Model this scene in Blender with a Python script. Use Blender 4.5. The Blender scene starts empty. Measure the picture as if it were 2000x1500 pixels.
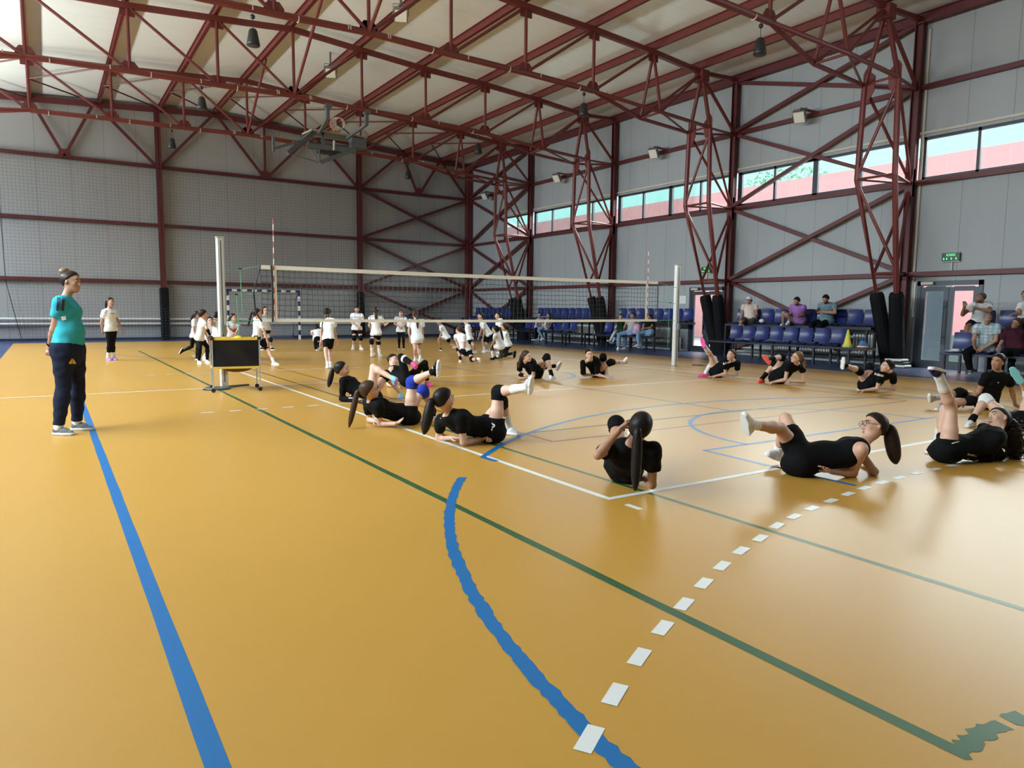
import bpy, math, random, time
import numpy as np
from mathutils import Vector, Matrix
random.seed(7)
SC = bpy.context.scene
COL = SC.collection
PI = math.pi
# ------------------------------------------------------------------ helpers
def V(*a): return np.array(a if len(a) > 1 else a[0], float)
def unit(v):
    v = np.asarray(v, float); n = np.linalg.norm(v)
    return v / n if n > 1e-9 else v
def frame(d, up=(0, 0, 1)):
    d = unit(d); up = np.asarray(up, float)
    if abs(np.dot(d, up)) > .98 * np.linalg.norm(up): up = np.array([0, 1., 0]) if abs(d[1]) < .9 else np.array([1., 0, 0])
    s = unit(np.cross(d, up)); u = np.cross(s, d)
    return s, u, d
class MB:
    def __init__(s): s.v = []; s.f = []; s.m = []
    def add(s, v, f, mi=0):
        o = len(s.v); s.v += [tuple(map(float, q)) for q in v]
        s.f += [tuple(i + o for i in q) for q in f]; s.m += [mi] * len(f)
        return s
    def box(s, c, size, mi=0, rz=0, ax=None):
        h = V(size) / 2; c = V(c); vs = []
        if ax is None: ax = (V(math.cos(rz), math.sin(rz), 0), V(-math.sin(rz), math.cos(rz), 0), V(0, 0, 1))
        for z in (-1, 1):
            for x, y in ((-1, -1), (1, -1), (1, 1), (-1, 1)):
                vs.append(c + ax[0] * x * h[0] + ax[1] * y * h[1] + ax[2] * z * h[2])
        return s.add(vs, [(3, 2, 1, 0), (4, 5, 6, 7), (0, 1, 5, 4), (1, 2, 6, 5), (2, 3, 7, 6), (3, 0, 4, 7)], mi)
    def rbox(s, c, size, r, mi=0, ax=None):
        # box with chamfered edges: corners cut on the vertical edges and top
        ax = ax or (V(1, 0, 0), V(0, 1, 0), V(0, 0, 1)); c = V(c); hx, hy, hz = V(size) / 2
        def ring(k, z):
            hx2, hy2 = hx - k, hy - k; q = max(r - k, r * .3)
            return [c + ax[0] * x + ax[1] * y + ax[2] * z for x, y in ((hx2, -hy2 + q), (hx2, hy2 - q), (hx2 - q, hy2), (-hx2 + q, hy2), (-hx2, hy2 - q), (-hx2, -hy2 + q), (-hx2 + q, -hy2), (hx2 - q, -hy2))]
        R = [ring(r, -hz), ring(0, -hz + r), ring(0, hz - r), ring(r, hz)]; vs = sum(R, []); f = []
        for k in range(3):
            for i in range(8):
                j = (i + 1) % 8; f.append((k * 8 + i, k * 8 + j, k * 8 + 8 + j, k * 8 + 8 + i))
        f.append(tuple(range(7, -1, -1))); f.append(tuple(range(24, 32)))
        return s.add(vs, f, mi)
    def beam(s, a, b, w, h, mi=0, up=(0, 0, 1)):
        a, b = V(a), V(b); x, u, d = frame(b - a, up)
        return s.box((a + b) / 2, (w, h, np.linalg.norm(b - a)), mi, ax=(x, u, d))
    def ibeam(s, a, b, w, h, t=.015, mi=0):
        a, b = V(a), V(b); x, u, d = frame(b - a); L = np.linalg.norm(b - a); c = (a + b) / 2
        s.box(c, (t, h, L), mi, ax=(x, u, d)); s.box(c + u * (h / 2 - t / 2), (w, t, L), mi, ax=(x, u, d)); s.box(c - u * (h / 2 - t / 2), (w, t, L), mi, ax=(x, u, d))
        return s
    def tube(s, pts, r, n=8, mi=0, cap=True, rs=None):
        pts = [V(q) for q in pts]; vs = []; f = []; N = len(pts)
        for i, q in enumerate(pts):
            d = pts[min(i + 1, N - 1)] - pts[max(i - 1, 0)]; x, u, d = frame(d)
            rr = rs[i] if rs else r
            for k in range(n):
                a = 2 * PI * k / n; vs.append(q + (x * math.cos(a) + u * math.sin(a)) * rr)
        for i in range(N - 1):
            for k in range(n):
                j = (k + 1) % n; f.append((i * n + k, i * n + j, (i + 1) * n + j, (i + 1) * n + k))
        if cap: f.append(tuple(range(n - 1, -1, -1))); f.append(tuple(range((N - 1) * n, N * n)))
        return s.add(vs, f, mi)
    def lathe(s, c, prof, n=20, mi=0, ax=None):
        ax = ax or (V(1, 0, 0), V(0, 1, 0), V(0, 0, 1)); c = V(c); vs = []; f = []
        for r, z in prof:
            for k in range(n):
                a = 2 * PI * k / n; vs.append(c + ax[0] * r * math.cos(a) + ax[1] * r * math.sin(a) + ax[2] * z)
        for i in range(len(prof) - 1):
            for k in range(n):
                j = (k + 1) % n; f.append((i * n + k, i * n + j, (i + 1) * n + j, (i + 1) * n + k))
        f.append(tuple(range(n - 1, -1, -1))); f.append(tuple(range((len(prof) - 1) * n, len(prof) * n)))
        return s.add(vs, f, mi)
    def sphere(s, c, r, n=12, m=8, mi=0, sc=(1, 1, 1), ax=None):
        ax = ax or (V(1, 0, 0), V(0, 1, 0), V(0, 0, 1)); c = V(c)
        prof = []; vs = []; f = []
        for i in range(m + 1):
            t = PI * i / m
            for k in range(n):
                a = 2 * PI * k / n
                q = V(math.sin(t) * math.cos(a) * sc[0], math.sin(t) * math.sin(a) * sc[1], math.cos(t) * sc[2]) * r
                vs.append(c + ax[0] * q[0] + ax[1] * q[1] + ax[2] * q[2])
        for i in range(m):
            for k in range(n):
                j = (k + 1) % n; f.append((i * n + k, (i + 1) * n + k, (i + 1) * n + j, i * n + j))
        return s.add(vs, f, mi)
    def prism(s, poly, ext, mi=0):
        # planar polygon (3-D points) extruded along vector ext
        a = [V(q) for q in poly]; e = V(ext); n = len(a)
        f = [tuple(range(n - 1, -1, -1)), tuple(range(n, 2 * n))] + [(i, (i + 1) % n, n + (i + 1) % n, n + i) for i in range(n)]
        return s.add(a + [q + e for q in a], f, mi)
    def quad(s, a, b, c, d, mi=0): return s.add([a, b, c, d], [(0, 1, 2, 3)], mi)
def empty(name, loc, rz=0):
    o = bpy.data.objects.new(name, None); COL.objects.link(o); o.location = loc; o.rotation_euler[2] = rz; o.empty_display_size = .1
    return o
def obj(name, mb, mat, parent=None, smooth=False, local=False):
    me = bpy.data.meshes.new(name); off = V(0, 0, 0)
    if parent is not None and not local: off = WLOC(parent)
    if isinstance(mb, MB):
        me.from_pydata([tuple(V(v) - off) for v in mb.v], [], mb.f); mi = mb.m
    else:
        vs, fs = mb[0], mb[1]; me.from_pydata((np.asarray(vs) - off).tolist(), [], fs.tolist() if hasattr(fs, 'tolist') else fs); mi = mb[2] if len(mb) > 2 else None
    for m in (mat if isinstance(mat, (list, tuple)) else [mat]): me.materials.append(m)
    if mi is not None and any(mi): me.polygons.foreach_set('material_index', np.asarray(mi, np.int32))
    if smooth: me.polygons.foreach_set('use_smooth', np.ones(len(me.polygons), bool))
    me.update()
    o = bpy.data.objects.new(name, me); COL.objects.link(o)
    if parent is not None: o.parent = parent
    return o
def WLOC(o):
    p = V(0, 0, 0)
    while o is not None: p = p + V(tuple(o.location)); o = o.parent
    return p
def tag(o, label, cat, group=None):
    o['label'] = label; o['category'] = cat
    if group: o['group'] = group
    return o
def thing(name, label, cat, loc, group=None, rz=0): return tag(empty(name, loc, rz), label, cat, group)
def struct(name, mb, mat, smooth=False):
    o = obj(name, mb, mat, smooth=smooth); o['kind'] = 'structure'; return o
def lab(o, t): o['label'] = t; return o
# ------------------------------------------------------------------ materials
def srgb(r, g, b):
    f = lambda c: (c / 255 / 12.92) if c / 255 <= .04045 else ((c / 255 + .055) / 1.055) ** 2.4
    return (f(r), f(g), f(b))
MATS = {}
def mat(name, col, rough=.5, metal=0, spec=.5, emit=None, estr=1, bump=0, bscale=40, noise=0, nscale=5, coat=0, sss=0):
    if name in MATS: return MATS[name]
    m = bpy.data.materials.new(name); m.use_nodes = True; nt = m.node_tree; N = nt.nodes; L = nt.links
    b = N['Principled BSDF']; b.inputs['Base Color'].default_value = (*col, 1); b.inputs['Roughness'].default_value = rough
    b.inputs['Metallic'].default_value = metal; b.inputs['Specular IOR Level'].default_value = spec
    if coat: b.inputs['Coat Weight'].default_value = coat; b.inputs['Coat Roughness'].default_value = .15
    if emit: b.inputs['Emission Color'].default_value = (*emit, 1); b.inputs['Emission Strength'].default_value = estr
    if noise or bump:
        tc = N.new('ShaderNodeTexCoord')
    if noise:
        nz = N.new('ShaderNodeTexNoise'); nz.inputs['Scale'].default_value = nscale; nz.inputs['Detail'].default_value = 4
        L.new(tc.outputs['Object'], nz.inputs['Vector'])
        mx = N.new('ShaderNodeMix'); mx.data_type = 'RGBA'; mx.inputs[6].default_value = (*[c * (1 - noise) for c in col], 1); mx.inputs[7].default_value = (*[min(1, c * (1 + noise)) for c in col], 1)
        L.new(nz.outputs['Fac'], mx.inputs[0]); L.new(mx.outputs[2], b.inputs['Base Color'])
    if bump:
        nb = N.new('ShaderNodeTexNoise'); nb.inputs['Scale'].default_value = bscale; L.new(tc.outputs['Object'], nb.inputs['Vector'])
        bp = N.new('ShaderNodeBump'); bp.inputs['Strength'].default_value = bump; bp.inputs['Distance'].default_value = .01
        L.new(nb.outputs['Fac'], bp.inputs['Height']); L.new(bp.outputs['Normal'], b.inputs['Normal'])
    MATS[name] = m; return m
def panel_mat(name, col, axis, pitch, dark=.72, rough=.5, width=.012, spec=.4, off=0.0, stain=.06):
    """sandwich panels: thin joints every `pitch` metres along `axis`, faint streaky dirt"""
    m = bpy.data.materials.new(name); m.use_nodes = True; nt = m.node_tree; N = nt.nodes; L = nt.links
    b = N['Principled BSDF']; b.inputs['Roughness'].default_value = rough; b.inputs['Specular IOR Level'].default_value = spec
    tc = N.new('ShaderNodeTexCoord'); sp = N.new('ShaderNodeSeparateXYZ'); L.new(tc.outputs['Object'], sp.inputs[0])
    a = N.new('ShaderNodeMath'); a.operation = 'ADD'; a.inputs[1].default_value = 100 * pitch + off; L.new(sp.outputs[axis], a.inputs[0])
    d = N.new('ShaderNodeMath'); d.operation = 'DIVIDE'; d.inputs[1].default_value = pitch; L.new(a.outputs[0], d.inputs[0])
    fr = N.new('ShaderNodeMath'); fr.operation = 'FRACT'; L.new(d.outputs[0], fr.inputs[0])
    lt = N.new('ShaderNodeMath'); lt.operation = 'LESS_THAN'; lt.inputs[1].default_value = width / pitch; L.new(fr.outputs[0], lt.inputs[0])
    mp = N.new('ShaderNodeMapping'); L.new(tc.outputs['Object'], mp.inputs[0])
    mp.inputs['Scale'].default_value = (1.2, 1.2, .12)
    nz = N.new('ShaderNodeTexNoise'); nz.inputs['Scale'].default_value = 1.6; nz.inputs['Detail'].default_value = 5; L.new(mp.outputs[0], nz.inputs['Vector'])
    m1 = N.new('ShaderNodeMix'); m1.data_type = 'RGBA'; m1.inputs[6].default_value = (*[c * (1 - stain) for c in col], 1); m1.inputs[7].default_value = (*[c * (1 + stain) for c in col], 1)
    L.new(nz.outputs['Fac'], m1.inputs[0])
    m2 = N.new('ShaderNodeMix'); m2.data_type = 'RGBA'; m2.inputs[7].default_value = (*[c * dark for c in col], 1)
    L.new(m1.outputs[2], m2.inputs[6]); L.new(lt.outputs[0], m2.inputs[0]); L.new(m2.outputs[2], b.inputs['Base Color'])
    return m
def glass_mat():
    m = bpy.data.materials.new('glass_pane'); m.use_nodes = True; nt = m.node_tree; N = nt.nodes; L = nt.links
    N.remove(N['Principled BSDF']); o = N['Material Output']
    t = N.new('ShaderNodeBsdfTransparent'); t.inputs[0].default_value = (.93, .97, .96, 1)
    g = N.new('ShaderNodeBsdfGlossy'); g.inputs['Roughness'].default_value = .05
    fr = N.new('ShaderNodeFresnel'); fr.inputs[0].default_value = 1.45
    ml = N.new('ShaderNodeMath'); ml.operation = 'MULTIPLY'; ml.inputs[1].default_value = .5; L.new(fr.outputs[0], ml.inputs[0])
    mx = N.new('ShaderNodeMixShader'); L.new(ml.outputs[0], mx.inputs[0]); L.new(t.outputs[0], mx.inputs[1]); L.new(g.outputs[0], mx.inputs[2]); L.new(mx.outputs[0], o.inputs[0])
    return m
FLOOR_R = .34
def floor_mat(name, col, wear=True):
    m = bpy.data.materials.new(name); m.use_nodes = True; nt = m.node_tree; N = nt.nodes; L = nt.links
    b = N['Principled BSDF']; b.inputs['Roughness'].default_value = FLOOR_R; b.inputs['IOR'].default_value = 1.6
    tc = N.new('ShaderNodeTexCoord')
    n1 = N.new('ShaderNodeTexNoise'); n1.inputs['Scale'].default_value = .5; n1.inputs['Detail'].default_value = 6; L.new(tc.outputs['Object'], n1.inputs['Vector'])
    n2 = N.new('ShaderNodeTexNoise'); n2.inputs['Scale'].default_value = 90; n2.inputs['Detail'].default_value = 3; L.new(tc.outputs['Object'], n2.inputs['Vector'])
    m1 = N.new('ShaderNodeMix'); m1.data_type = 'RGBA'; m1.inputs[6].default_value = (*[c * .93 for c in col], 1); m1.inputs[7].default_value = (*[c * 1.07 for c in col], 1); L.new(n1.outputs['Fac'], m1.inputs[0])
    L.new(m1.outputs[2], b.inputs['Base Color'])
    r = N.new('ShaderNodeMapRange'); r.inputs[3].default_value = FLOOR_R - .012; r.inputs[4].default_value = FLOOR_R + .012; L.new(n1.outputs['Fac'], r.inputs[0]); L.new(r.outputs[0], b.inputs['Roughness'])
    bp = N.new('ShaderNodeBump'); bp.inputs['Strength'].default_value = .04; bp.inputs['Distance'].default_value = .004; L.new(n2.outputs['Fac'], bp.inputs['Height']); L.new(bp.outputs['Normal'], b.inputs['Normal'])
    return m
STEEL = mat('red_painted_steel', (.145, .024, .020), .45, noise=.18, nscale=3)
STEELD = mat('red_painted_steel_wall', (.105, .016, .018), .5, noise=.2, nscale=3)
BLACKPAD = mat('black_foam_pad', (.005, .005, .006), .8, spec=.2, bump=.2, bscale=30)
BLACK = mat('black_plastic', (.014, .014, .016), .45)
DARKM = mat('dark_frame_metal', (.035, .042, .055), .4, .2)
CHROME = mat('galvanised_metal', (.55, .56, .57), .3, .9)
GREYM = mat('grey_metal', (.23, .25, .25), .45, .6)
WHITEP = mat('white_paint', (.78, .78, .76), .4)
CREAM = mat('cream_sill', (.55, .5, .42), .5)
GLASS = glass_mat()
WALLC = (.34, .362, .378)
# ------------------------------------------------------------------ setting
X0, X1, Y0, Y1 = -9.55, 15.6, -11.2, 29.3; XC = 3.03
YT = [6.2, 11.95, 17.75, 23.5]
def roofz(x): return 9.76 - .0665 * abs(x - XC)
YEL = floor_mat('yellow_vinyl_floor', (.485, .262, .046)); BLU = floor_mat('blue_vinyl_border', (.03, .05, .14))
fl = MB().box(((X0 + X1) / 2, (Y0 + Y1) / 2, -.1), (X1 - X0 + .4, Y1 - Y0 + .4, .2))
FLOOR = struct('floor', fl, BLU)
obj('court_surface', MB().box((4.0, 8.4, .0015), (16.85, 37.8, .003)), YEL, FLOOR)
def line_mat(n, c): return floor_mat(n, c)
LW, LB, LG, LR = line_mat('white_line_paint', (.72, .74, .74)), line_mat('blue_line_tape', (.0, .13, .38)), line_mat('green_line_tape', (.018, .085, .03)), line_mat('red_line_paint', (.25, .03, .02))
def rag(L, k=.004): return [random.uniform(-k, k) for _ in range(L)]
def strip(pts, w, z, ragged=0.0, step=.12):
    """painted line: ribbon of width w through pts, optionally with worn ragged edges"""
    P = []
    for a, b in zip(pts[:-1], pts[1:]):
        a, b = V(a), V(b); n = max(1, int(np.linalg.norm(b - a) / step)) if ragged else 1
        P += [a + (b - a) * i / n for i in range(n)]
    P.append(V(pts[-1])); vs = []
    for i, q in enumerate(P):
        d = unit(P[min(i + 1, len(P) - 1)] - P[max(i - 1, 0)]); nrm = V(-d[1], d[0])
        a = w / 2 + random.uniform(-ragged, ragged * .4); b = w / 2 + random.uniform(-ragged, ragged * .4)
        vs += [(*(q + nrm * a), z), (*(q - nrm * b), z)]
    m = MB(); m.add(vs, [(2 * i, 2 * i + 1, 2 * i + 3, 2 * i + 2) for i in range(len(P) - 1)]); return m
def cline(name, mats, label, parts, w=.05, z=.0042, ragged=0, step=.12):
    m = MB()
    for p in parts:
        s = strip(p, w, z, ragged, step); m.add(s.v, s.f)
    return lab(obj(name, m, mats, FLOOR), label)
def arc(cx, cy, r, a0, a1, n=48): return [(cx + r * math.cos(math.radians(a0 + (a1 - a0) * i / n)), cy + r * math.sin(math.radians(a0 + (a1 - a0) * i / n))) for i in range(n + 1)]
cline('volleyball_line', LW, 'white volleyball court boundary', [[(0, -.025), (9, -.025)], [(.025, 0), (.025, 18)], [(8.975, 0), (8.975, 18)], [(0, 17.975), (9, 17.975)]], .055, .0046)
cline('attack_line', LW, 'white volleyball attack line with dashes beside the court', [[(0, y), (9, y)] for y in (6, 12)] + [[(-.2 - .35 * i - .15, y), (-.2 - .35 * i, y)] for i in range(5) for y in (6, 12)], .05, .0045)
cline('halfway_line', LW, 'pale halfway line under the net', [[(-4.4, 9.0), (12.3, 9.0)]], .045, .0044)
cline('service_mark', LW, 'short white service mark behind the court corner', [[(.03, -.36), (.03, -.21)]], .05, .0046)
cline('tennis_line', LG, 'dark green outer tennis court line', [[(-1.03, 20.9), (-1.03, -2.9)]], .06, .0040, .004, .35)
cline('tennis_corner', LG, 'worn green corner of the tennis court', [[(-1.06, -2.93), (-.86, -2.92), (-.74, -2.93)], [(-.70, -2.93), (-.62, -2.95)]], .075, .0041, .018, .02)
cline('tennis_inner_line', LG, 'green inner tennis lines', [[(.40, 20.9), (.40, -2.9)], [(9.98, 20.9), (9.98, -2.9)], [(8.6, 20.9), (8.6, -2.9)], [(.4, 2.6), (8.6, 2.6)], [(.4, 15.4), (8.6, 15.4)], [(4.6, 2.6), (4.6, 15.4)]], .045, .0039)
cline('basketball_sideline', LB, 'blue basketball sideline', [[(-3.02, 22.9), (-3.02, -4.9)], [(12.0, 22.9), (12.0, -4.9)], [(-3.02, 22.9), (12.0, 22.9)]], .07, .0043, .003, .3)
th = [a for a in arc(4.5, -2.95, 6.5, 178, 90, 60)]
a1 = [q for q in th if q[0] < -.5]; a2 = [q for q in th if q[0] > -.04]
a2 = [(0.0, 1.50)] + a2
cline('three_point_arc', LB, 'blue three point arc with chipped edges', [[(-2.05, -4.9), (-2.03, -2.6)] + a1], .075, .0047, .010, .03)
cline('three_point_arc', LB, 'blue three point arc beyond the worn gap', [a2 + arc(4.5, -2.95, 6.5, 90, 10, 40)], .06, .0047, .002)
cline('three_point_arc', LB, 'far blue three point arc', [arc(4.5, 20.95, 6.5, 185, 355, 60)], .05, .0047)
cline('free_throw_key', LB, 'blue basketball key with its half circle', [[(2.06, .88), (6.94, .88)], [(2.06, .9), (2.0, -.75)], arc(4.5, .88, 1.8, 0, 180, 40), [(6.94, .88), (6.94, -4.9)]], .055, .0046, .004, .1)
cline('centre_circle', LB, 'blue centre circle under the net', [arc(4.5, 9, 1.8, 0, 360, 64)], .06, .0046)
cline('red_rectangle_line', LR, 'thin dull red practice court lines', [[(1.03, 2.03), (8.0, 2.03)], [(1.03, 16), (8.0, 16)], [(1.03, 2.03), (1.03, 16)], [(8.0, 2.03), (8.0, 16)]], .04, .0041)
dash = [(-1.98, -2.25), (-1.73, -2.09), (-1.46, -1.93), (-1.19, -1.79), (-.92, -1.66), (-.64, -1.53), (-.36, -1.41), (-.07, -1.30), (.22, -1.21), (.53, -1.10), (.81, -1.03), (1.1, -.97), (1.4, -.92), (1.7, -.87), (1.99, -.83), (2.3, -.80), (2.6, -.78), (2.9, -.77), (3.2, -.77), (3.5, -.77), (3.8, -.77), (4.1, -.77), (4.4, -.77), (4.7, -.77), (5.0, -.77), (5.3, -.77), (5.6, -.77)]
dp = []
for i, q in enumerate(dash):
    a = V(dash[max(i - 1, 0)]); b = V(dash[min(i + 1, len(dash) - 1)]); d = unit(b - a); dp.append([V(q) - d * .075, V(q) + d * .075])
cline('free_throw_dash', LW, 'white dashes of the handball free throw line', dp, .06, .0050)
WPY = panel_mat('grey_wall_panel_y', WALLC, 'Y', 1.0, .5); WPX = panel_mat('grey_wall_panel_x', (.355, .365, .375), 'X', 1.15, .45)
CEIL = panel_mat('white_roof_panel', (.80, .83, .82), 'Y', 1.0, .86, .25, .02, .6, stain=.04)
# right wall with the long window band and two door openings
WZ0, WZ1 = 4.8, 5.86; WY0, WY1 = -9.5, 25.98
DO = [(12.2, 13.75), (4.36, 5.92)]; DH = 2.22; T = .16
def wall_y(xc, holes, name):
    m = MB()
    m.box((xc, (Y0 + Y1) / 2, (WZ1 + 9.2) / 2), (T, Y1 - Y0, 9.2 - WZ1))
    m.box((xc, (WY1 + Y1) / 2, (WZ0 + WZ1) / 2), (T, Y1 - WY1, WZ1 - WZ0)); m.box((xc, (WY0 + Y0) / 2, (WZ0 + WZ1) / 2), (T, WY0 - Y0, WZ1 - WZ0))
    m.box((xc, (Y0 + Y1) / 2, (DH + WZ0) / 2), (T, Y1 - Y0, WZ0 - DH))
    ys = sorted([Y0] + [q for h in holes for q in h] + [Y1])
    for a, b in zip(ys[::2], ys[1::2]): m.box((xc, (a + b) / 2, DH / 2), (T, b - a, DH))
    return struct(name, m, WPY)
WR = wall_y(X1 + T / 2, DO, 'wall_right'); WL = wall_y(X0 - T / 2, [], 'wall_left')
m = MB(); m.prism([(X0, Y1, 0), (X1, Y1, 0), (X1, Y1, 9.0), (XC, Y1, 9.85), (X0, Y1, 9.0)], (0, T, 0)); WF = struct('wall_back', m, WPX)
m = MB(); m.prism([(X0, Y0 - T, 0), (X1, Y0 - T, 0), (X1, Y0 - T, 9.0), (XC, Y0 - T, 9.85), (X0, Y0 - T, 9.0)], (0, T, 0)); WN = struct('wall_front', m, WPX)
m = MB()
for xa, xb in ((X0 - .2, XC), (XC, X1 + .2)):
    m.prism([(xa, Y0 - .2, roofz(xa)), (xb, Y0 - .2, roofz(xb)), (xb, Y0 - .2, roofz(xb) + .15), (xa, Y0 - .2, roofz(xa) + .15)], (0, Y1 - Y0 + .4, 0))
CE = struct('ceiling', m, CEIL)
XN = [0, 2.1, 4.28, 6.54, 8.77, 10.82]; ZT = [9.44, 9.28, 9.12, 9.03, 8.88, 8.68]; ZB = [7.58, 7.52, 7.49, 7.42]
PX = sorted(set([XC] + [XC + s * d for d in XN[1:] for s in (-1, 1)]))
for x in PX: lab(obj('roof_purlin', MB().ibeam((x, Y0, roofz(x) - .12), (x, Y1, roofz(x) - .12), .11, .22), STEEL, CE), 'red steel purlin carrying the roof panels')
for s in (-1, 1):
    xe = XC + s * 12.4; obj('eave_beam', MB().ibeam((xe, Y0, 8.76), (xe, Y1, 8.76), .16, .26), STEELD, CE)
# roof plane bracing in the last bay and fly braces from the trusses to the purlins
m = MB()
for a, b in zip(PX[:-1], PX[1:]):
    m.tube([(a, 26.3, roofz(a) - .24), (b, 29.1, roofz(b) - .24)], .028, 6); m.tube([(a, 26.3, roofz(a) - .24), (b, 23.6, roofz(b) - .3)], .028, 6)
m2 = MB()
for x in PX[1:-1]: m2.tube([(x, 27.9, roofz(x) - .22), (x + 1.9 * (1 if x < XC else -1), 28.9, roofz(x) - .3)], .028, 6)
obj('roof_brace', m, STEELD, CE)
# far wall steel frame
def girt(p, a, b, h=.13, d=.09): p.beam(a, b, d, h)
GZ = (2.4, 4.72, 7.08); yf = Y1 - .09
for i, z in enumerate(GZ): obj('wall_girt', MB().beam((X0, yf, z), (X1, yf, z), .14, .13), STEELD, WF)
for x in (-5.75, .78, 9.4): obj('wall_post', MB().ibeam((x, yf - .1, 0), (x, yf - .1, roofz(x) - .25), .2, .24, .02), STEELD, WF)
obj('wall_post', MB().box((15.42, yf - .06, 4.4), (.3, .3, 8.8)), STEELD, WF)
obj('wall_post', MB().box((5.06, yf - .03, 8.25), (.08, .1, 2.3)), STEELD, WF)
for s in (-1, 1): obj('rake_beam', MB().beam((XC, yf - .05, 9.5), (XC + s * 12.5, yf - .05, 8.72), .14, .2), STEELD, WF)
def bars(par, name, segs, w=.1, mt=None):
    for a, b in segs: obj(name, MB().beam(a, b, w * .8, w), mt or STEELD, par)
zr = lambda x: 9.48 - .062 * abs(x - XC)
vb = [((-2.5, -3.5), (-2.5, -1.45), (.7, -1.35), (.85, 2.95), (5.0, 3.1), (5.12, 7.15), (9.33, 7.25), (9.47, 11.6), (12.45, 11.65), (12.58, 13.7), (15.3, 13.8))][0]
bars(WF, 'cross_brace', [((a, yf - .08, 7.1), (b, yf - .08, zr(b))) for a, b in vb], .11)
for x in (-2.5, 5.06, 12.5): obj('gusset_plate', MB().prism([(x - .22, yf - .12, 7.06), (x + .22, yf - .12, 7.06), (x + .16, yf - .12, 7.38), (x - .16, yf - .12, 7.38)], (0, .03, 0)), STEELD, WF)
for za, zb in ((4.78, 7.02), (2.46, 4.66), (.1, 2.34)):
    bars(WF, 'cross_brace', [((9.5, yf - .08, za), (15.3, yf - .08, zb)), ((9.5, yf - .12, zb), (15.3, yf - .12, za))], .12)
for x in (.78, 9.4): lab(obj('post_pad', MB().rbox((x, yf - .14, 1.08), (.32, .34, 2.16), .04), BLACKPAD, WF), 'black padding round the foot of the wall post')
# right wall steel frame
xr = X1 - .09
for z in GZ: obj('wall_girt', MB().beam((xr, Y0, z), (xr, Y1, z), .14, .12), STEELD, WR)
for y in [.45] + YT: obj('wall_post', MB().ibeam((xr - .06, y, 0), (xr - .06, y, 8.7), .17, .2, .02), STEELD, WR)
for ya, yb in ((YT[0], YT[1]), (YT[3], 29.2)):
    for za, zb in ((.1, 2.34), (2.46, 4.66), (4.8, 7.02), (7.14, 8.65)):
        bars(WR, 'cross_brace', [((xr - .03, ya + .1, za), (xr - .03, yb - .1, zb)), ((xr - .1, ya + .1, zb), (xr - .1, yb - .1, za))], .11)
obj('cable_duct', MB().box((X1 - .03, 6.02, 5.0), (.04, .05, 7.0)), CREAM, WR)
obj('cable_duct', MB().box((X1 - .02, 5.98, 1.75), (.03, .04, .9)), WHITEP, WR)
obj('window_trim', MB().box((X1 - .03, (WY0 + WY1) / 2, WZ1 + .1), (.06, WY1 - WY0, .06)), CREAM, WR)
# windows: one unit per bay, four lights each
nw = 0
bays = [(-5.3, .37), (.53, 6.1)] + [(YT[i] + .09, YT[i + 1] - .09) for i in range(3)] + [(YT[3] + .09, WY1)] + [(-9.5, -5.3)]
for ya, yb in bays:
    nw += 1; n = 4 if yb - ya > 4.5 else 2; fm = MB(); xw = X1 + .05
    fm.box((xw, (ya + yb) / 2, WZ0 + .03), (.08, yb - ya, .06)); fm.box((xw, (ya + yb) / 2, WZ1 - .035), (.08, yb - ya, .07))
    st = (yb - ya) / n
    for k in range(n + 1):
        w = (.16 if k % 2 == 0 else .07); yy = min(max(ya + k * st, ya + w / 2), yb - w / 2); fm.box((xw, yy, (WZ0 + WZ1) / 2), (.08, w, WZ1 - WZ0))
    wo = struct('window_%d' % nw, fm, DARKM)
    for k in range(n): obj('pane', MB().box((xw, ya + (k + .5) * st, (WZ0 + WZ1) / 2), (.006, st - .02, WZ1 - WZ0 - .04)), GLASS, wo)
# doors
for k, (ya, yb) in enumerate(DO):
    fm = MB(); xw = X1 + .04
    for y in (ya + .05, yb - .05): fm.box((xw, y, DH / 2), (.14, .1, DH))
    fm.box((xw, (ya + yb) / 2, DH - .06), (.14, yb - ya, .12)); fm.box((xw, (ya + yb) / 2, .02), (.14, yb - ya, .04))
    do = struct('door_%d' % (k + 1), fm, DARKM)
    ym = (ya + yb) / 2
    for a, b, hs in ((ya + .1, ym - .005, 1), (ym + .005, yb - .1, -1)):
        lf = MB(); w = .11
        for y in (a + w / 2, b - w / 2): lf.box((xw - .02, y, 1.05), (.07, w, 2.02))
        for z, hh in ((.12, .16), (2.02, .12)): lf.box((xw - .02, (a + b) / 2, z), (.07, b - a - 2 * w, hh))
        lo = obj('door_leaf', lf, DARKM, do)
        obj('pane', MB().box((xw - .02, (a + b) / 2, 1.08), (.008, b - a - 2 * w + .02, 1.86)), GLASS, lo)
        yh = (b - .05) if hs == 1 else (a + .05)
        if hs == -1 or k == 0:
            h = MB().tube([(xw - .14, yh, .62), (xw - .14, yh, 1.72)], .016, 8)
            for z in (.8, 1.55): h.tube([(xw - .14, yh, z), (xw - .05, yh, z)], .011, 6)
            obj('pull_handle', h, DARKM, lo)
    obj('door_closer', MB().box((xw - .12, yb - .28, DH - .06), (.07, .3, .07)), CREAM, do)
obj('skirting_pipe', MB().tube([(X1 - .1, 6.5, .12), (X1 - .1, 12.0, .12)], .03, 8).tube([(X1 - .1, 14.0, .12), (X1 - .1, 29.0, .12)], .03, 8).tube([(X1 - .1, 6.5, .24), (X1 - .1, 12.0, .24)], .025, 8).tube([(X1 - .1, 14.0, .24), (X1 - .1, 29.0, .24)], .025, 8), WHITEP, WR)
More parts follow.
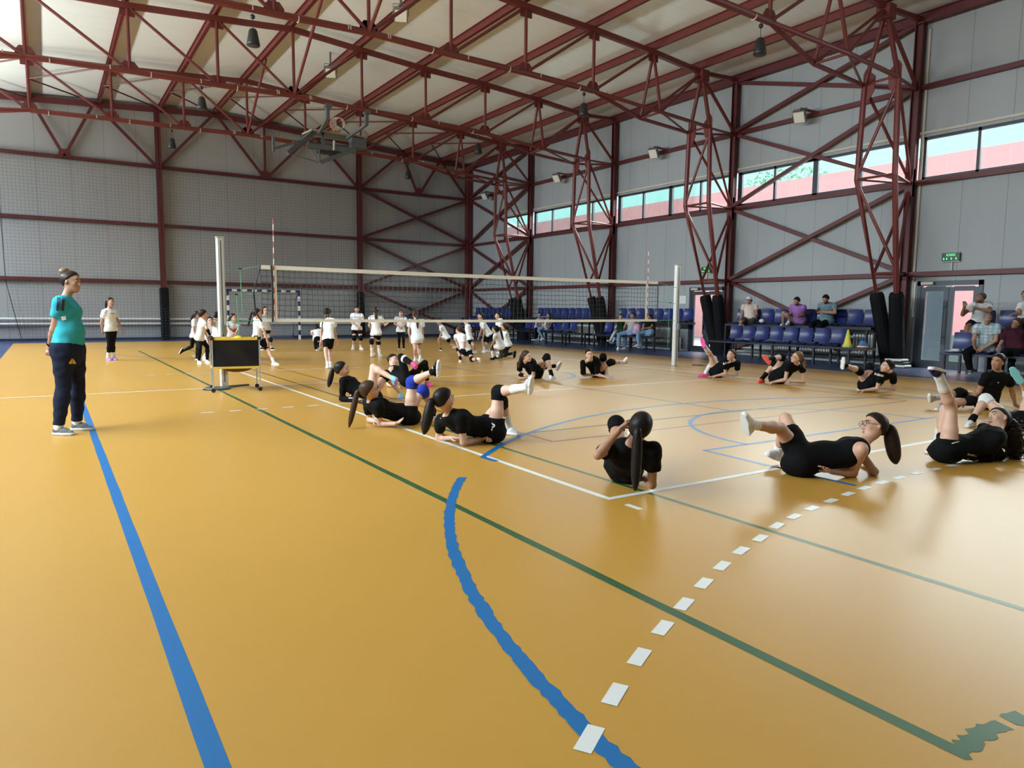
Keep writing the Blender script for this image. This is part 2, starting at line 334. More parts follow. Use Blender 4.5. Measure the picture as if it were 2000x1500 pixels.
BB = struct('baseboard_back', MB().box(((X0 + X1) / 2, Y1 - .015, .05), (X1 - X0, .03, .1)), mat('navy_skirting', (.02, .03, .08), .5))
# outside seen through windows and doors
RED = panel_mat('red_facade_panel', (.86, .30, .32), 'Y', 1.25, 1.3, .6)  # red lightened towards pink: outdoor glare is put into the base colour
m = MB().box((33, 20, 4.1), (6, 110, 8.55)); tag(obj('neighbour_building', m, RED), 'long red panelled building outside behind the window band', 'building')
m = MB().box((38, 20, -.25), (44.5, 120, .1)); o = struct('ground', m, mat('outdoor_paving', (.62, .68, .66), .8, noise=.08, nscale=2))
lm = mat('tree_leaf', (.42, .58, .34), .7, noise=.3, nscale=2)  # green paled to look overexposed, bright daylight painted into the leaf colour
tag(obj('pillar', MB().box((17.6, 6.35, 1.4), (.35, .5, 3.2)), mat('grey_render', (.05, .06, .075), .8)), 'grey pillar outside behind the double glass door', 'pillar')
tag(obj('parapet', MB().box((18.8, 6.6, .3), (.2, 2.6, .95)), mat('pale_parapet', (.12, .14, .14), .8)), 'low grey parapet outside behind the double glass door', 'parapet')
for i, (x, y, h, r, lb) in enumerate([(39.5, 27.5, 10.4, 2.9, 'pale green tree top showing above the red building'), (40.5, 34.0, 9.4, 2.2, 'smaller tree top behind the red building, further along')]):
    t = thing('tree', lb, 'tree', (x, y, 0)); rg = np.random.RandomState(i); c = MB()
    for k in range(1500):
        d = unit(rg.normal(size=3)) * r * rg.uniform(.35, 1) ** .5; q = V(x, y, h - r * .4) + d * V(1, 1.25, .75); a = unit(rg.normal(size=3)); b = unit(np.cross(a, rg.normal(size=3))); s = rg.uniform(.06, .15)
        c.add([q - a * s, q + b * s * .5, q + a * s, q - b * s * .5], [(0, 1, 2, 3)])
    obj('crown', c, lm, t); obj('trunk', MB().tube([(x, y, -.2), (x, y, h - r * .5)], .2, 8), mat('bark', (.1, .07, .05), .8), t)
# ------------------------------------------------------------------ roof trusses and lattice columns
ORD = ['first roof truss from the camera, its right end over the double glass door', 'second roof truss from the camera, crossing above the volleyball court', 'third roof truss from the camera, in front of the folded basketball hoop', 'last roof truss before the net covered end wall']
COLL = ['red lattice column nearest the camera, beside the double glass door', 'red lattice column in front of the narrow glass door', 'red lattice column between the two groups of seated spectators', 'farthest red lattice column near the corner of the hall']
def gusset(par, c, w, h, t=.02):
    c = V(c); s = w / 2
    obj('gusset_plate', MB().prism([c + V(-s, -t / 2, -h / 2), c + V(s, -t / 2, -h / 2), c + V(s, -t / 2, h * .1), c + V(s * .55, -t / 2, h / 2), c + V(-s * .55, -t / 2, h / 2), c + V(-s, -t / 2, h * .1)], (0, t, 0)), STEEL, par)
for k, y in enumerate(YT):
    t = thing('roof_truss', 'red steel ' + ORD[k], 'truss', (XC, y, 7.5), 'red roof trusses')
    tc = MB(); bc = MB(); S = .42
    for s in (-1, 1):
        N = [(XC + s * d, y, z) for d, z in zip(XN, ZT)]; Bn = [(XC + s * d, y, z) for d, z in zip(XN, ZB)]
        for a, b in zip(N[:-1], N[1:]): tc.beam(a, b, .13, .14)
        tc.beam(N[-1], (XC + s * 12.45, y, 8.76), .1, .11)
        for a, b in zip(Bn[:-1], Bn[1:]): bc.tube([a, b], .075, 10)
        for q in (-1, 1):
            n1 = (XC + s * 8.72, y + q * S, 7.10); n2 = (XC + s * 10.72, y + q * S, 6.97)
            obj('split_chord', MB().tube([Bn[-1], n1, n2], .055, 8), STEEL, t)
            obj('vertical', MB().tube([N[4], n1], .045, 8), STEEL, t); obj('diagonal', MB().tube([N[5], n1], .04, 8), STEEL, t)
        obj('tie_strut', MB().tube([(XC + s * 8.72, y - S, 7.1), (XC + s * 8.72, y + S, 7.1)], .035, 8).tube([(XC + s * 8.72, y - S, 7.1), (XC + s * 10.7, y + S, 6.97)], .03, 8), STEEL, t)
        for i in range(4):
            if i or s == 1: obj('vertical', MB().tube([N[i], Bn[i]], .045, 8), STEEL, t)
            if i < 4: obj('diagonal', MB().tube([N[i + 1], Bn[i]], .042, 8), STEEL, t)
            gusset(t, V(Bn[i]) + V(0, .0, .1), .42, .3)
            if i: gusset(t, V(N[i]) - V(0, 0, .12), .36, .28)
        gusset(t, V(N[4]) - V(0, 0, .12), .36, .28)
        for i in range(0, 4):
            for e in (-.5, .45): lab(obj('cable_tie', MB().tube([V(Bn[i]) + V(s * e - .012, 0, 0), V(Bn[i]) + V(s * e + .012, 0, 0)], .08, 10), CREAM, t), 'pale cable tie round the chord')
    obj('top_chord', tc, STEEL, t); lab(obj('bottom_chord', bc, STEEL, t), 'round red bottom chord tube')
    obj('fly_brace', MB().tube([(XC, y, 7.58), (XC, y - 2.7, 9.45)], .045, 8), STEEL, t)
    for s in ((1, -1)):
        c = thing('lattice_column', COLL[k] if s == 1 else 'lattice column outside the left edge of view, bay %s' % ['one', 'two', 'three', 'four'][k], 'column', (XC + s * 12.1, y, 0), 'lattice columns on the right side' if s == 1 else 'lattice columns on the left side')
        P = lambda x, dy, z: (XC + s * x, y + dy, z)
        W = lambda z: P(12.42, 0, z)
        for q in (-1, 1):
            top, mid, low, foot, head = P(10.8, q * S, 6.95), P(10.8, q * .48, 4.72), P(11.47, q * .28, 2.4), P(12.15, q * .11, 0), P(10.82, 0, 8.66)
            obj('leg', MB().tube([head, top], .06, 8).tube([top, mid, foot], .07, 8), STEEL, c)
            pa = V(mid) + (V(foot) - V(mid)) * .597
            pd = MB().tube([pa, pa + (V(foot) - pa) * .05, pa + (V(foot) - pa) * .97], .17, 12, rs=[.15, .18, .19])
            lab(obj('leg_pad', pd, BLACKPAD, c, smooth=False), 'black padding wrapped round the leg')
            obj('lacing', MB().tube([top, W(4.72)], .038, 8), STEEL, c); obj('lacing', MB().tube([top, W(7.05)], .038, 8), STEEL, c)
            obj('lacing', MB().tube([mid, W(4.72)], .03, 8), STEEL, c); obj('lacing', MB().tube([low, W(4.66)], .04, 8), STEELD, c); obj('lacing', MB().tube([low, W(2.4)], .035, 8), STEEL, c)
            obj('gusset_plate', MB().prism([V(top) + V(0, q * -.02, -.5), V(top) + V(0, q * .02, -.5), V(top) + V(0, q * .05, .0), V(top) + V(0, q * .05, .3), V(top) + V(0, q * -.02, .42), V(top) + V(0, q * -.26, .2), V(top) + V(0, q * -.24, -.15)], (.03, 0, 0)), STEEL, c)
        obj('lacing', MB().tube([P(10.8, -S, 6.85), P(10.8, .48, 4.8)], .038, 8), STEEL, c)
        obj('lacing', MB().tube([P(10.8, .48, 4.65), P(11.47, -.28, 2.5)], .042, 8), STEEL, c)
        for z, w, x in ((7.0, S, 10.8), (4.72, .48, 10.8), (2.4, .28, 11.47)): obj('tie_strut', MB().tube([P(x, -w, z), P(x, w, z)], .032, 8), STEEL, c)
        obj('diagonal', MB().tube([P(10.82, 0, 8.6), W(7.1)], .05, 8), STEEL, c)
        obj('head_plate', MB().box(P(10.82, 0, 8.56), (.3, .34, .34)), STEEL, c)
        obj('gusset_plate', MB().box(P(12.38, 0, 4.72), (.12, .2, .7)), STEELD, c)
# ------------------------------------------------------------------ hanging speakers and floodlights
SPL = ['hanging left above the court, largest of its row of three', 'hanging in the middle of the left row of three', 'hanging nearest the end wall in the left row', 'hanging at upper right beside the nearest lattice column', 'hanging right of centre from the second truss', 'hanging from the third truss at right of the hoop', 'hanging nearest the far right corner, below the last truss']
SP = [(.49, YT[1], 7.44), (.49, YT[2], 7.45), (.51, YT[3], 7.44), (9.3, YT[0], 7.36), (9.25, YT[1], 7.36), (9.3, YT[2], 7.36), (9.34, YT[3], 7.36)]
for (x, y, z), l in zip(SP, SPL):
    t = thing('hanging_speaker', 'black cone shaped pendant speaker ' + l, 'speaker', (x, y, z - .62), 'black pendant speakers')
    obj('cord', MB().tube([(x, y, z - .02), (x, y, z - .34)], .006, 6), BLACK, t); obj('hook', MB().sphere((x, y, z - .08), .05, 10, 6), BLACK, t, True)
    obj('housing', MB().lathe((x, y, z - .66), [(.10, 0), (.135, .01), (.13, .06), (.085, .30), (.06, .335), (.02, .345)], 24), BLACK, t, True)
    obj('grille', MB().lathe((x, y, z - .675), [(.06, 0), (.122, .012), (.1, .02)], 24), mat('speaker_grille', (.05, .05, .055), .6), t)
FL = ['nearest of the floodlights on the right wall, above the seated men', 'second floodlight along the right wall from the camera', 'third floodlight along the right wall, above the window', 'smallest floodlight in the far right corner']
LENS = mat('floodlight_lens', (.75, .73, .66), .3)
for (x, y, z), l in zip([(15.0, 9.28, 6.95), (15.0, 15.18, 6.95), (15.0, 20.95, 6.92), (15.0, 26.9, 6.92)], FL):
    t = thing('floodlight', 'square grey floodlight, ' + l, 'floodlight', (x, y, z), 'wall floodlights')
    n = unit(V(-.75, -.25, -.6)); s, u, d = frame(n)
    obj('housing', MB().box(V(x, y, z) - d * .07, (.34, .36, .1), ax=(s, u, d)), GREYM, t); obj('lens', MB().box(V(x, y, z) - d * .012, (.29, .31, .02), ax=(s, u, d)), LENS, t)
    obj('bracket', MB().tube([V(x, y, z) + s * .19, V(x, y, z) + s * .19 + V(.05, 0, .26), V(x, y, z) - s * .19 + V(.05, 0, .26), V(x, y, z) - s * .19], .012, 6), GREYM, t)
    obj('arm', MB().beam((x + .05, y, z + .26), (15.5, y - .35, 7.08), .05, .06), STEELD, t)
for (x, y, z), l in zip([(4.75, 14.0, 8.98), (4.75, 19.5, 8.98)], ['on the ceiling between the second and third truss', 'on the ceiling behind the third truss, left of the hoop']):
    t = thing('floodlight', 'square floodlight fixed ' + l, 'floodlight', (x, y, z), 'ceiling floodlights'); n = unit(V(-.25, -.55, -.8)); s, u, d = frame(n)
    obj('housing', MB().box(V(x, y, z) - d * .07, (.36, .38, .1), ax=(s, u, d)), GREYM, t); obj('lens', MB().box(V(x, y, z) - d * .012, (.3, .32, .02), ax=(s, u, d)), LENS, t)
    obj('bracket', MB().tube([V(x, y, z) + s * .2, V(x, y, z) + s * .2 + V(0, 0, .3), V(x, y, z) - s * .2 + V(0, 0, .3), V(x, y, z) - s * .2], .012, 6).beam((x, y, z + .3), (x, y, roofz(x)), .05, .05), GREYM, t)
# ------------------------------------------------------------------ folded basketball hoop under the roof
t = thing('basketball_hoop', 'folded up basketball hoop with backboard hung under the roof trusses', 'basketball hoop', (4.8, 20.5, 7.5))
ORG = mat('orange_hoop', (.55, .16, .04), .45)
c0 = V(4.85, 19.5, 7.02); ax = unit(V(0, -1, -.06)); sx = V(1, 0, 0); up = -np.cross(sx, ax)
BBM = mat('tinted_acrylic_board', (.075, .085, .055), .2, spec=.7)
obj('backboard', MB().box(c0, (1.8, 1.05, .03), ax=(sx, ax, up)), BBM, t)
e = MB()
for q in (-1, 1): e.box(c0 + sx * q * .9, (.05, 1.1, .05), ax=(sx, ax, up)); e.box(c0 + ax * q * .53, (1.85, .05, .05), ax=(sx, ax, up))
obj('board_frame', e, mat('pale_board_edge', (.30, .29, .2), .5), t)
apex, lend, lfoot = V(4.15, 18.95, 5.99), V(2.72, 18.95, 6.24), V(3.14, 18.95, 6.16)
GB = mat('grey_hoop_frame', (.11, .12, .125), .5, .3)
for q, x in ((-1, 4.05), (1, 5.29)): obj('hanger', MB().beam((x, YT[2] + .05, 7.45), (x, YT[2] + .08, 7.08), .1, .13, up=(0, 1, 0)).beam((x, YT[2] + .08, 7.1), (x - .15 * q, 19.1, 6.92), .08, .08).box((x, YT[2] + .02, 7.46), (.2, .2, .1)), GB, t)
obj('support_arm', MB().beam(lfoot, (4.05, 19.2, 6.96), .12, .13), GB, t); obj('support_arm', MB().beam(apex, (5.3, 18.95, 6.53), .11, .12), GB, t)
obj('support_arm', MB().beam((5.3, 18.95, 6.5), (5.45, 19.2, 6.98), .09, .1).beam((4.3, 18.95, 6.42), (4.35, 19.2, 6.98), .09, .1), GB, t)
obj('lower_frame', MB().beam((3.75, 18.95, 6.46), (5.35, 18.95, 6.5), .14, .16).beam((3.9, 19.3, 6.62), (5.4, 19.3, 6.66), .1, .12).beam(lend, (3.95, 19.1, 6.75), .07, .07).beam(lend - V(0, 0, .1), lend + V(0, 0, .35), .07, .08, up=(0, 1, 0)), GB, t)
obj('brace_rod', MB().tube([lfoot, apex], .02, 8).tube([apex, (4.15, 18.95, 6.45)], .03, 8).tube([apex, (3.8, 19.0, 6.5)], .018, 8), GB, t)
obj('padding', MB().rbox((4.5, 19.05, 6.36), (.75, .3, .1), .02), BLACK, t)
obj('actuator', MB().tube([(4.62, 18.9, 6.72), (4.6, 18.88, 6.42)], .035, 10), CREAM, t)
obj('control_box', MB().box((5.45, 19.0, 6.74), (.5, .3, .32)), GB, t)
rc = c0 + sx * .09 + up * .38 - ax * .05
ring = [rc + sx * .225 * math.cos(a) + up * .225 * math.sin(a) for a in np.linspace(0, 2 * PI, 28)]
ri = obj('rim', MB().tube(ring, .012, 8).box(rc - up * .25, (.2, .08, .12)), ORG, t)
nm = MB()
for i in range(14):
    a0 = 2 * PI * i / 14
    for dr in (1, -1):
        pts = [rc + sx * .225 * (1 - .35 * k / 5) * math.cos(a0 + dr * k * .22) + up * .225 * (1 - .35 * k / 5) * math.sin(a0 + dr * k * .22) + ax * (.075 * k) for k in range(6)]
        nm.tube(pts, .005, 4, cap=False)
obj('hoop_net', nm, mat('pale_cord', (.6, .5, .42), .7), t)
# ------------------------------------------------------------------ ball-stop net on the far wall
nt = MB(); yn = Y1 - .3
def nx(x, z): return yn - .05 - .06 * math.sin(x * 1.3 + z * .9) - .04 * math.sin(z * 2.1 + x * .4)
NX0, NX1 = -4.6, 13.4
x = NX0
while x <= NX1:
    zt = 6.95; pts = [(x + (.35 * (1 - z / 2.3) if x < NX0 + .3 and z < 2.3 else 0), nx(x, z), z) for z in np.linspace(.02, zt, 9)]
    nt.tube(pts, .0034, 3, cap=False); x += .125
z = .05
while z <= 6.96: nt.tube([(q, nx(q, z), z) for q in np.linspace(NX0, NX1, 32)], .0034, 3, cap=False); z += .125
bn = tag(obj('ball_stop_net', nt, mat('dark_net_cord', (.07, .07, .08), .8)), 'dark mesh ball stop net hanging over the end wall', 'net')
obj('edge_rope', MB().tube([(NX0, nx(NX0, 6.95), 6.97), (NX1, nx(NX1, 6.95), 6.97)], .012, 6).tube([(NX0 + .4, yn, .02), (NX0, yn, 2.3), (NX0 - .05, yn, 6.97)], .012, 6), BLACK, bn)
hp = thing('heating_pipe', 'white heating pipes running low along the end wall', 'pipe', (2, Y1 - .1, .6))
for z in (.66, .86): obj('pipe', MB().tube([(X0 + .3, Y1 - .12, z), (9.2, Y1 - .12, z)], .045, 10), WHITEP, hp)
# ------------------------------------------------------------------ handball goal
gx0, gx1, gy = 2.9, 5.82, 27.1
t = thing('handball_goal', 'handball goal with navy and white striped frame before the end wall', 'goal', (4.36, gy, 0))
NAVY = mat('navy_paint', (.015, .025, .11), .4); GW = mat('goal_white', (.75, .75, .72), .4)
def striped(a, b, first=0, n=10):
    a, b = V(a), V(b); m = MB(); x, u, d = frame(b - a); L = np.linalg.norm(b - a)
    for i in range(n): m.box(a + (b - a) * (i + .5) / n, (.08, .08, L / n), (i + first) % 2, ax=(x, u, d))
    return m
obj('post', striped((gx0, gy, 0), (gx0, gy, 2.08), 1), [NAVY, GW], t); obj('post', striped((gx1, gy, 0), (gx1, gy, 2.08), 1), [NAVY, GW], t); obj('crossbar', striped((gx0 - .04, gy, 2.08), (gx1 + .04, gy, 2.08), 0, 15), [NAVY, GW], t)
for x in (gx0, gx1): obj('side_frame', MB().tube([(x, gy, 1.95), (x, gy + .55, 1.75), (x, gy + 1.0, .05), (x, gy, .05)], .025, 8), NAVY, t)
nm = MB()
def gp(u, v):  # goal net sheet
    return (gx0 + (gx1 - gx0) * u, gy + .1 + .95 * v - .2 * math.sin(PI * v) * .5 + .04 * math.sin(u * 19 + v * 8), 2.05 * (1 - v) + .02)
for i in range(31): nm.tube([gp(i / 30, v) for v in np.linspace(0, 1, 9)], .006, 3, cap=False)
for i in range(26): nm.tube([gp(u, i / 25) for u in np.linspace(0, 1, 16)], .006, 3, cap=False)
obj('goal_net', nm, mat('pale_net_cord', (.55, .56, .55), .8), t)
# ------------------------------------------------------------------ volleyball posts and net
ALU = mat('aluminium_post', (.62, .61, .58), .38, .45)
POSTS = [(-.87, 'left aluminium volleyball post rising behind the ball cart'), (10.02, 'right aluminium volleyball post near the spectators')]
for x, l in POSTS:
    t = thing('volleyball_post', l, 'post', (x, 9, 0), 'volleyball posts')
    m = MB().rbox((x, 9, 1.275), (.12, .12, 2.55), .015)
    obj('shaft', m, ALU, t); obj('cap', MB().box((x, 9, 2.555), (.125, .125, .012)), CREAM, t)
    obj('groove', MB().box((x, 9 - .0605, 1.3), (.02, .004, 2.4)), mat('dark_slot', (.1, .1, .1), .5), t)
    obj('socket_cover', MB().lathe((x - .22 if x < 0 else x + .62, 8.75, .004), [(.17, 0), (.17, .012), (.12, .016)], 20), BLACK, t)
    obj('winch', MB().box((x, 8.91, 1.0), (.07, .06, .16)), GREYM, t)
zt, zb = 2.12, 1.13; na, nb = -.21, 9.36
def sag(x): return .015 * math.sin(PI * (x - na) / (nb - na))
t = thing('volleyball_net', 'black volleyball net with white tapes stretched across the court', 'net', (4.5, 9, 1.1))
TAPE = mat('white_net_tape', (.78, .75, .66), .7)
def band(za, zb_, nm_):
    m = MB()
    xs = np.linspace(na, nb, 30)
    for a, b in zip(xs[:-1], xs[1:]):
        sa, sb = sag(a), sag(b); P = [(a, 8.992, za - sa), (b, 8.992, za - sb), (b, 8.992, zb_ - sb), (a, 8.992, zb_ - sa)]; m.prism(P, (0, .016, 0))
    return lab(obj(nm_, m, TAPE, t), 'white tape along the net edge')
band(zt - .07, zt, 'top_tape'); band(zb, zb + .055, 'bottom_tape')
nm = MB(); x = na
while x <= nb: nm.tube([(x + .012 * math.sin(z * 5 + x), 9, z - sag(x)) for z in np.linspace(zb, zt - .03, 6)], .0042, 4, cap=False); x += .1
for i in range(1, 10): z = zb + (zt - zb) * i / 10; nm.tube([(q, 9 + .01 * math.sin(q * 3), z - sag(q) + .006 * math.sin(q * 7 + i)) for q in np.linspace(na, nb, 48)], .0042, 4, cap=False)
obj('mesh', nm, BLACK, t)
for x, w in ((na, -.13), (nb, .0)): obj('edge_rope', MB().tube([(x, 9, zt), (x + w * .6, 9, 1.85), (x + w, 9, 1.65), (x + w * .8, 9, 1.3), (x, 9, zb)], .014, 6), BLACK, t)
for x in (.03, 8.97): obj('side_band', MB().prism([(x - .025, 8.986, zb), (x + .025, 8.986, zb), (x + .025, 8.986, zt), (x - .025, 8.986, zt)], (0, .006, 0)), TAPE, t)
obj('edge_rope', MB().tube([(.0 - .03, 8.98, zb), (-.02, 8.98, 1.7), (-.03, 8.98, zt)], .016, 6), BLACK, t)
RW = mat('antenna_red', (.5, .03, .03), .4)
for x, q in ((.0, 1), (9.0, -1)):
    m = MB()
    for i in range(18):
        z0 = zb + i * .1; m.tube([(x + q * .001 * i, 8.975, z0), (x + q * .001 * (i + 1), 8.975, z0 + .1)], .007, 6, i % 2)
    lab(obj('antenna', m, [WHITEP, RW], t), 'red and white striped antenna rod')
GC = mat('green_cord', (.12, .48, .28), .6)
for xa, xp, q in ((na, -.81, -1), (nb, 9.96, 1)):
    m = MB()
    for za, zp in ((zt - .02, 1.98), (1.62, 1.58), (1.15, 1.16)): m.tube([(xa, 9, za), (xp, 8.98, zp)], .005, 5)
    if q < 0: m.tube([(-.56, 8.98, 2.03), (-.54, 8.97, 1.25)], .005, 5).tube([(-.63, 8.98, 1.6), (-.6, 8.96, .55)], .006, 5)
    else: m.tube([(9.75, 8.98, 2.0), (9.74, 8.98, .5)], .004, 5)
    lab(obj('tension_cord', m, GC, t), 'thin green tension cords to the post')
    obj('toggle', MB().box((xa + (xp - xa) * .58, 8.98, 2.04), (.05, .02, .02)).box((xa + (xp - xa) * .7, 8.98, 1.6), (.05, .02, .02)), BLACK, t)
# ------------------------------------------------------------------ ball cart
cx, cy, a = -.78, 8.52, math.radians(-8); cu, cv = V(math.cos(a), math.sin(a), 0), V(-math.sin(a), math.cos(a), 0)
t = thing('ball_cart', 'black fabric ball cart with yellow rails standing by the left post', 'ball cart', (cx, cy, 0))
YF = mat('yellow_rail', (.62, .42, .05), .5); CANV = mat('black_canvas', (.006, .006, .007), .5, spec=.3, bump=.6, bscale=6)
Q = lambda u, v, z: V(cx, cy, z) + cu * u + cv * v
hw, hd = .36, .27
def sheet(a, b, za, zb_, name):
    a, b = V(a), V(b); m = MB(); n, k = 16, 10; d = unit(np.cross(b - a, V(0, 0, 1))); vs = []
    for j in range(k + 1):
        for i in range(n + 1):
            s, h = i / n, j / k; bulge = .035 * math.sin(PI * s) * math.sin(PI * h) * (.6 + .5 * math.sin(7 * s + 5 * h)) - .02 * math.sin(PI * h)
            q = a + (b - a) * s + d * bulge; vs.append((q[0], q[1], za + (zb_ - za) * h))
    m.add(vs, [(j * (n + 1) + i, j * (n + 1) + i + 1, (j + 1) * (n + 1) + i + 1, (j + 1) * (n + 1) + i) for j in range(k) for i in range(n)])
    return obj(name, m, CANV, t, True)
C4 = [Q(-hw, -hd, 0), Q(hw, -hd, 0), Q(hw, hd, 0), Q(-hw, hd, 0)]
for i in range(4): sheet(C4[i], C4[(i + 1) % 4], .41, .85, 'side_panel')
for z, nm_ in ((.865, 'top_rail'), (.40, 'bottom_rail')):
    m = MB()
    for i in range(4): m.beam(C4[i] + V(0, 0, z), C4[(i + 1) % 4] + V(0, 0, z), .03, .035)
    obj(nm_, m, YF, t)
m = MB()
for i in range(4): m.box(C4[i] + V(0, 0, .875), (.06, .06, .05), rz=a)
obj('corner_cap', m, BLACK, t)
bg = MB().sphere(Q(0.03, 0, .40), .26, 16, 10, sc=(1, .8, .38)); obj('bag_bottom', bg, mat('brown_net_bag', (.10, .04, .015), .6, noise=.5, nscale=14), t, True)
for q in C4:
    l = obj('leg', MB().tube([q + V(0, 0, .85), q + V(0, 0, .07)], .013, 8), CHROME, t); obj('caster', MB().lathe(q + V(0, -.012, .035), [(.033, 0), (.035, .004), (.035, .02), (.033, .024)], 14, ax=(V(1, 0, 0), V(0, 0, 1), V(0, 1, 0))), BLACK, l)
BY = mat('yellow_ball', (.8, .45, .03), .45); BB_ = mat('ball_blue_panel', (.03, .06, .3), .45)
for (u, v, z), lb in zip([(.06, -.02, .81), (-.16, .05, .775), (-.02, .14, .77)], ['yellow volleyball peeking highest above the ball cart rim', 'yellow volleyball low in the left of the ball cart', 'yellow volleyball at the back of the ball cart']):
    c = Q(u, v, z); tag(obj('volleyball', MB().sphere(c, .104, 20, 12), BY, None, True), lb, 'ball', 'volleyballs in the cart')
tag(obj('weight_plate', MB().lathe((-1.02, 8.78, .003), [(.2, 0), (.21, .012), (.2, .028), (.05, .034)], 28).beam((-.8, 8.95, .02), (-.45, 9.1, .02), .05, .03), mat('dark_rubber', (.05, .06, .06), .5)), 'dark round base disc on the floor at the left post', 'disc')
# ------------------------------------------------------------------ spectator stands
SEATB = mat('blue_seat_plastic', (.012, .025, .14), .3, spec=.5); FRM = mat('stand_frame_black', (.015, .017, .022), .45, .3)
def seat_shell():
    prof = [(-.02, .0), (-.21, .015), (-.23, .0), (-.21, -.005)]
    return None
def seat_mesh(w=.43):
    pan = MB(); bk = MB(); n = 8
    # pan: shallow dish; back: curved sheet leaning backwards (local x towards the wall, y along the row)
    vs = []; R = 7
    for j in range(R + 1):
        for i in range(n + 1):
            u, v = i / n - .5, j / R; vs.append((-.20 + .40 * v, u * w, .035 + .02 * (2 * u) ** 2 - .02 * math.sin(PI * v) - (.03 if j == 0 else 0)))
    F = [(j * (n + 1) + i, j * (n + 1) + i + 1, (j + 1) * (n + 1) + i + 1, (j + 1) * (n + 1) + i) for j in range(R) for i in range(n)]
    pan.add(vs, F); k = len(vs); pan.add([(x, y, z - .018) for x, y, z in vs], [tuple(reversed(f)) for f in F])
    vs = []
    for j in range(R + 1):
        for i in range(n + 1):
            u, v = i / n - .5, j / R; ww = w * (1 - .12 * max(0, v - .75) * 2)
            vs.append((.19 + .05 * v - .035 * (2 * u) ** 2 + .03 * math.sin(PI * v), u * ww, .075 + .385 * v - (.012 * (2 * u) ** 2 if j == R else 0)))
    bk.add(vs, [tuple(reversed(f)) for f in F]); bk.add([(x + .016, y, z) for x, y, z in vs], F)
    return pan, bk
pan, bk = seat_mesh()
seat0 = thing('stadium_seat', 'x', 'seat', (0, 0, 0))
obj('seat', pan, SEATB, seat0, True, True); obj('backrest', bk, SEATB, seat0, True, True); obj('bracket', MB().box((0, 0, .005), (.3, .06, .03)), FRM, seat0, local=True)
first = [True]
def put_seat(x, y, z, label, group):
    if first[0]: o = seat0; first[0] = False
    else:
        o = seat0.copy(); COL.objects.link(o)
        for ch in seat0.children:
            c = ch.copy(); COL.objects.link(c); c.parent = o
    o.location = (x, y, z); o['label'] = label; o['group'] = group
ORDN = ['first', 'second', 'third', 'fourth', 'fifth', 'sixth', 'seventh', 'eighth', 'ninth', 'tenth', 'eleventh', 'twelfth']
def stand(nm, y0, y1, up, lo, lowbeam, legs):
    """a two-level row of seats on a black frame; up / lo: seat centre y positions"""
    t = thing('seat_stand', 'black steel two level seat frame ' + nm, 'seat frame', (14.4, (y0 + y1) / 2, 0), 'seat frames along the right wall')
    a, b = lowbeam
    obj('upper_beam', MB().box((14.82, (y0 + y1) / 2, .985), (.46, y1 - y0, .07)), FRM, t); obj('lower_beam', MB().box((13.92, (a + b) / 2, .485), (.42, b - a, .05)), FRM, t)
    for y in legs:
        obj('leg', MB().box((13.79, y, .24), (.05, .05, .48)), FRM, t); obj('leg', MB().box((14.64, y + .05, .49), (.05, .05, .98)), FRM, t); obj('leg', MB().box((15.02, y + .05, .49), (.05, .05, .98)), FRM, t)
        obj('cross_bar', MB().beam((13.79, y, .46), (15.02, y + .05, .46), .04, .04), FRM, t)
    for rowname, ys, x, z in (('upper', up, 14.86, 1.03), ('lower', lo, 13.93, .52)):
        for i, y in enumerate(ys): put_seat(x, y, z, 'blue plastic seat, %s from left, %s row %s' % (ORDN[i], rowname, nm), '%s row seats %s' % (rowname, nm))
sq = lambda a, b, n: [a + (b - a) * (i + .5) / n for i in range(n)]
stand('left of the double glass door', 6.52, 11.3, sq(11.25, 6.55, 10), sq(10.72, 6.88, 8), (6.1, 11.35), (6.6, 7.6, 8.9, 10.2, 11.25))
stand('behind the right volleyball post', 12.95, 17.0, sq(16.85, 13.05, 8), sq(16.6, 14.0, 5), (13.5, 16.8), (13.6, 14.8, 16.0, 16.75))
stand('behind the right half of the net', 18.15, 22.4, sq(22.25, 18.2, 9), sq(21.9, 18.2, 7), (17.2, 22.0), (17.3, 18.5, 19.8, 21.0, 21.95))
stand('in the far right corner', 23.8, 27.9, sq(27.8, 23.9, 8), sq(27.6, 24.2, 7), (24.0, 27.8), (24.1, 25.4, 26.6, 27.7))
stand('right of the double glass door', .6, 4.35, sq(4.3, .7, 7), sq(4.3, .8, 7), (.6, 4.35), (.8, 2.2, 3.4, 4.28))
# radiators on the right wall behind the seats
for y, l in zip([(6.7, 7.5), (8.1, 9.9), (14.2, 15.6), (18.6, 20.4)], ['behind the yellow cone', 'behind the lower seats below the seated men', 'behind the three seated women', 'behind the far seated pair']):
    t = thing('radiator', 'white ribbed radiator ' + l, 'radiator', (15.45, sum(y) / 2, .2), 'white radiators along the right wall')
    m = MB(); q = y[0]
    while q < y[1]: m.rbox((15.44, q, .55), (.11, .06, .62), .02); q += .085
    obj('fins', m, WHITEP, t); obj('pipe', MB().tube([(15.44, y[0] - .1, .27), (15.44, y[1] + .1, .27)], .025, 8), WHITEP, t)
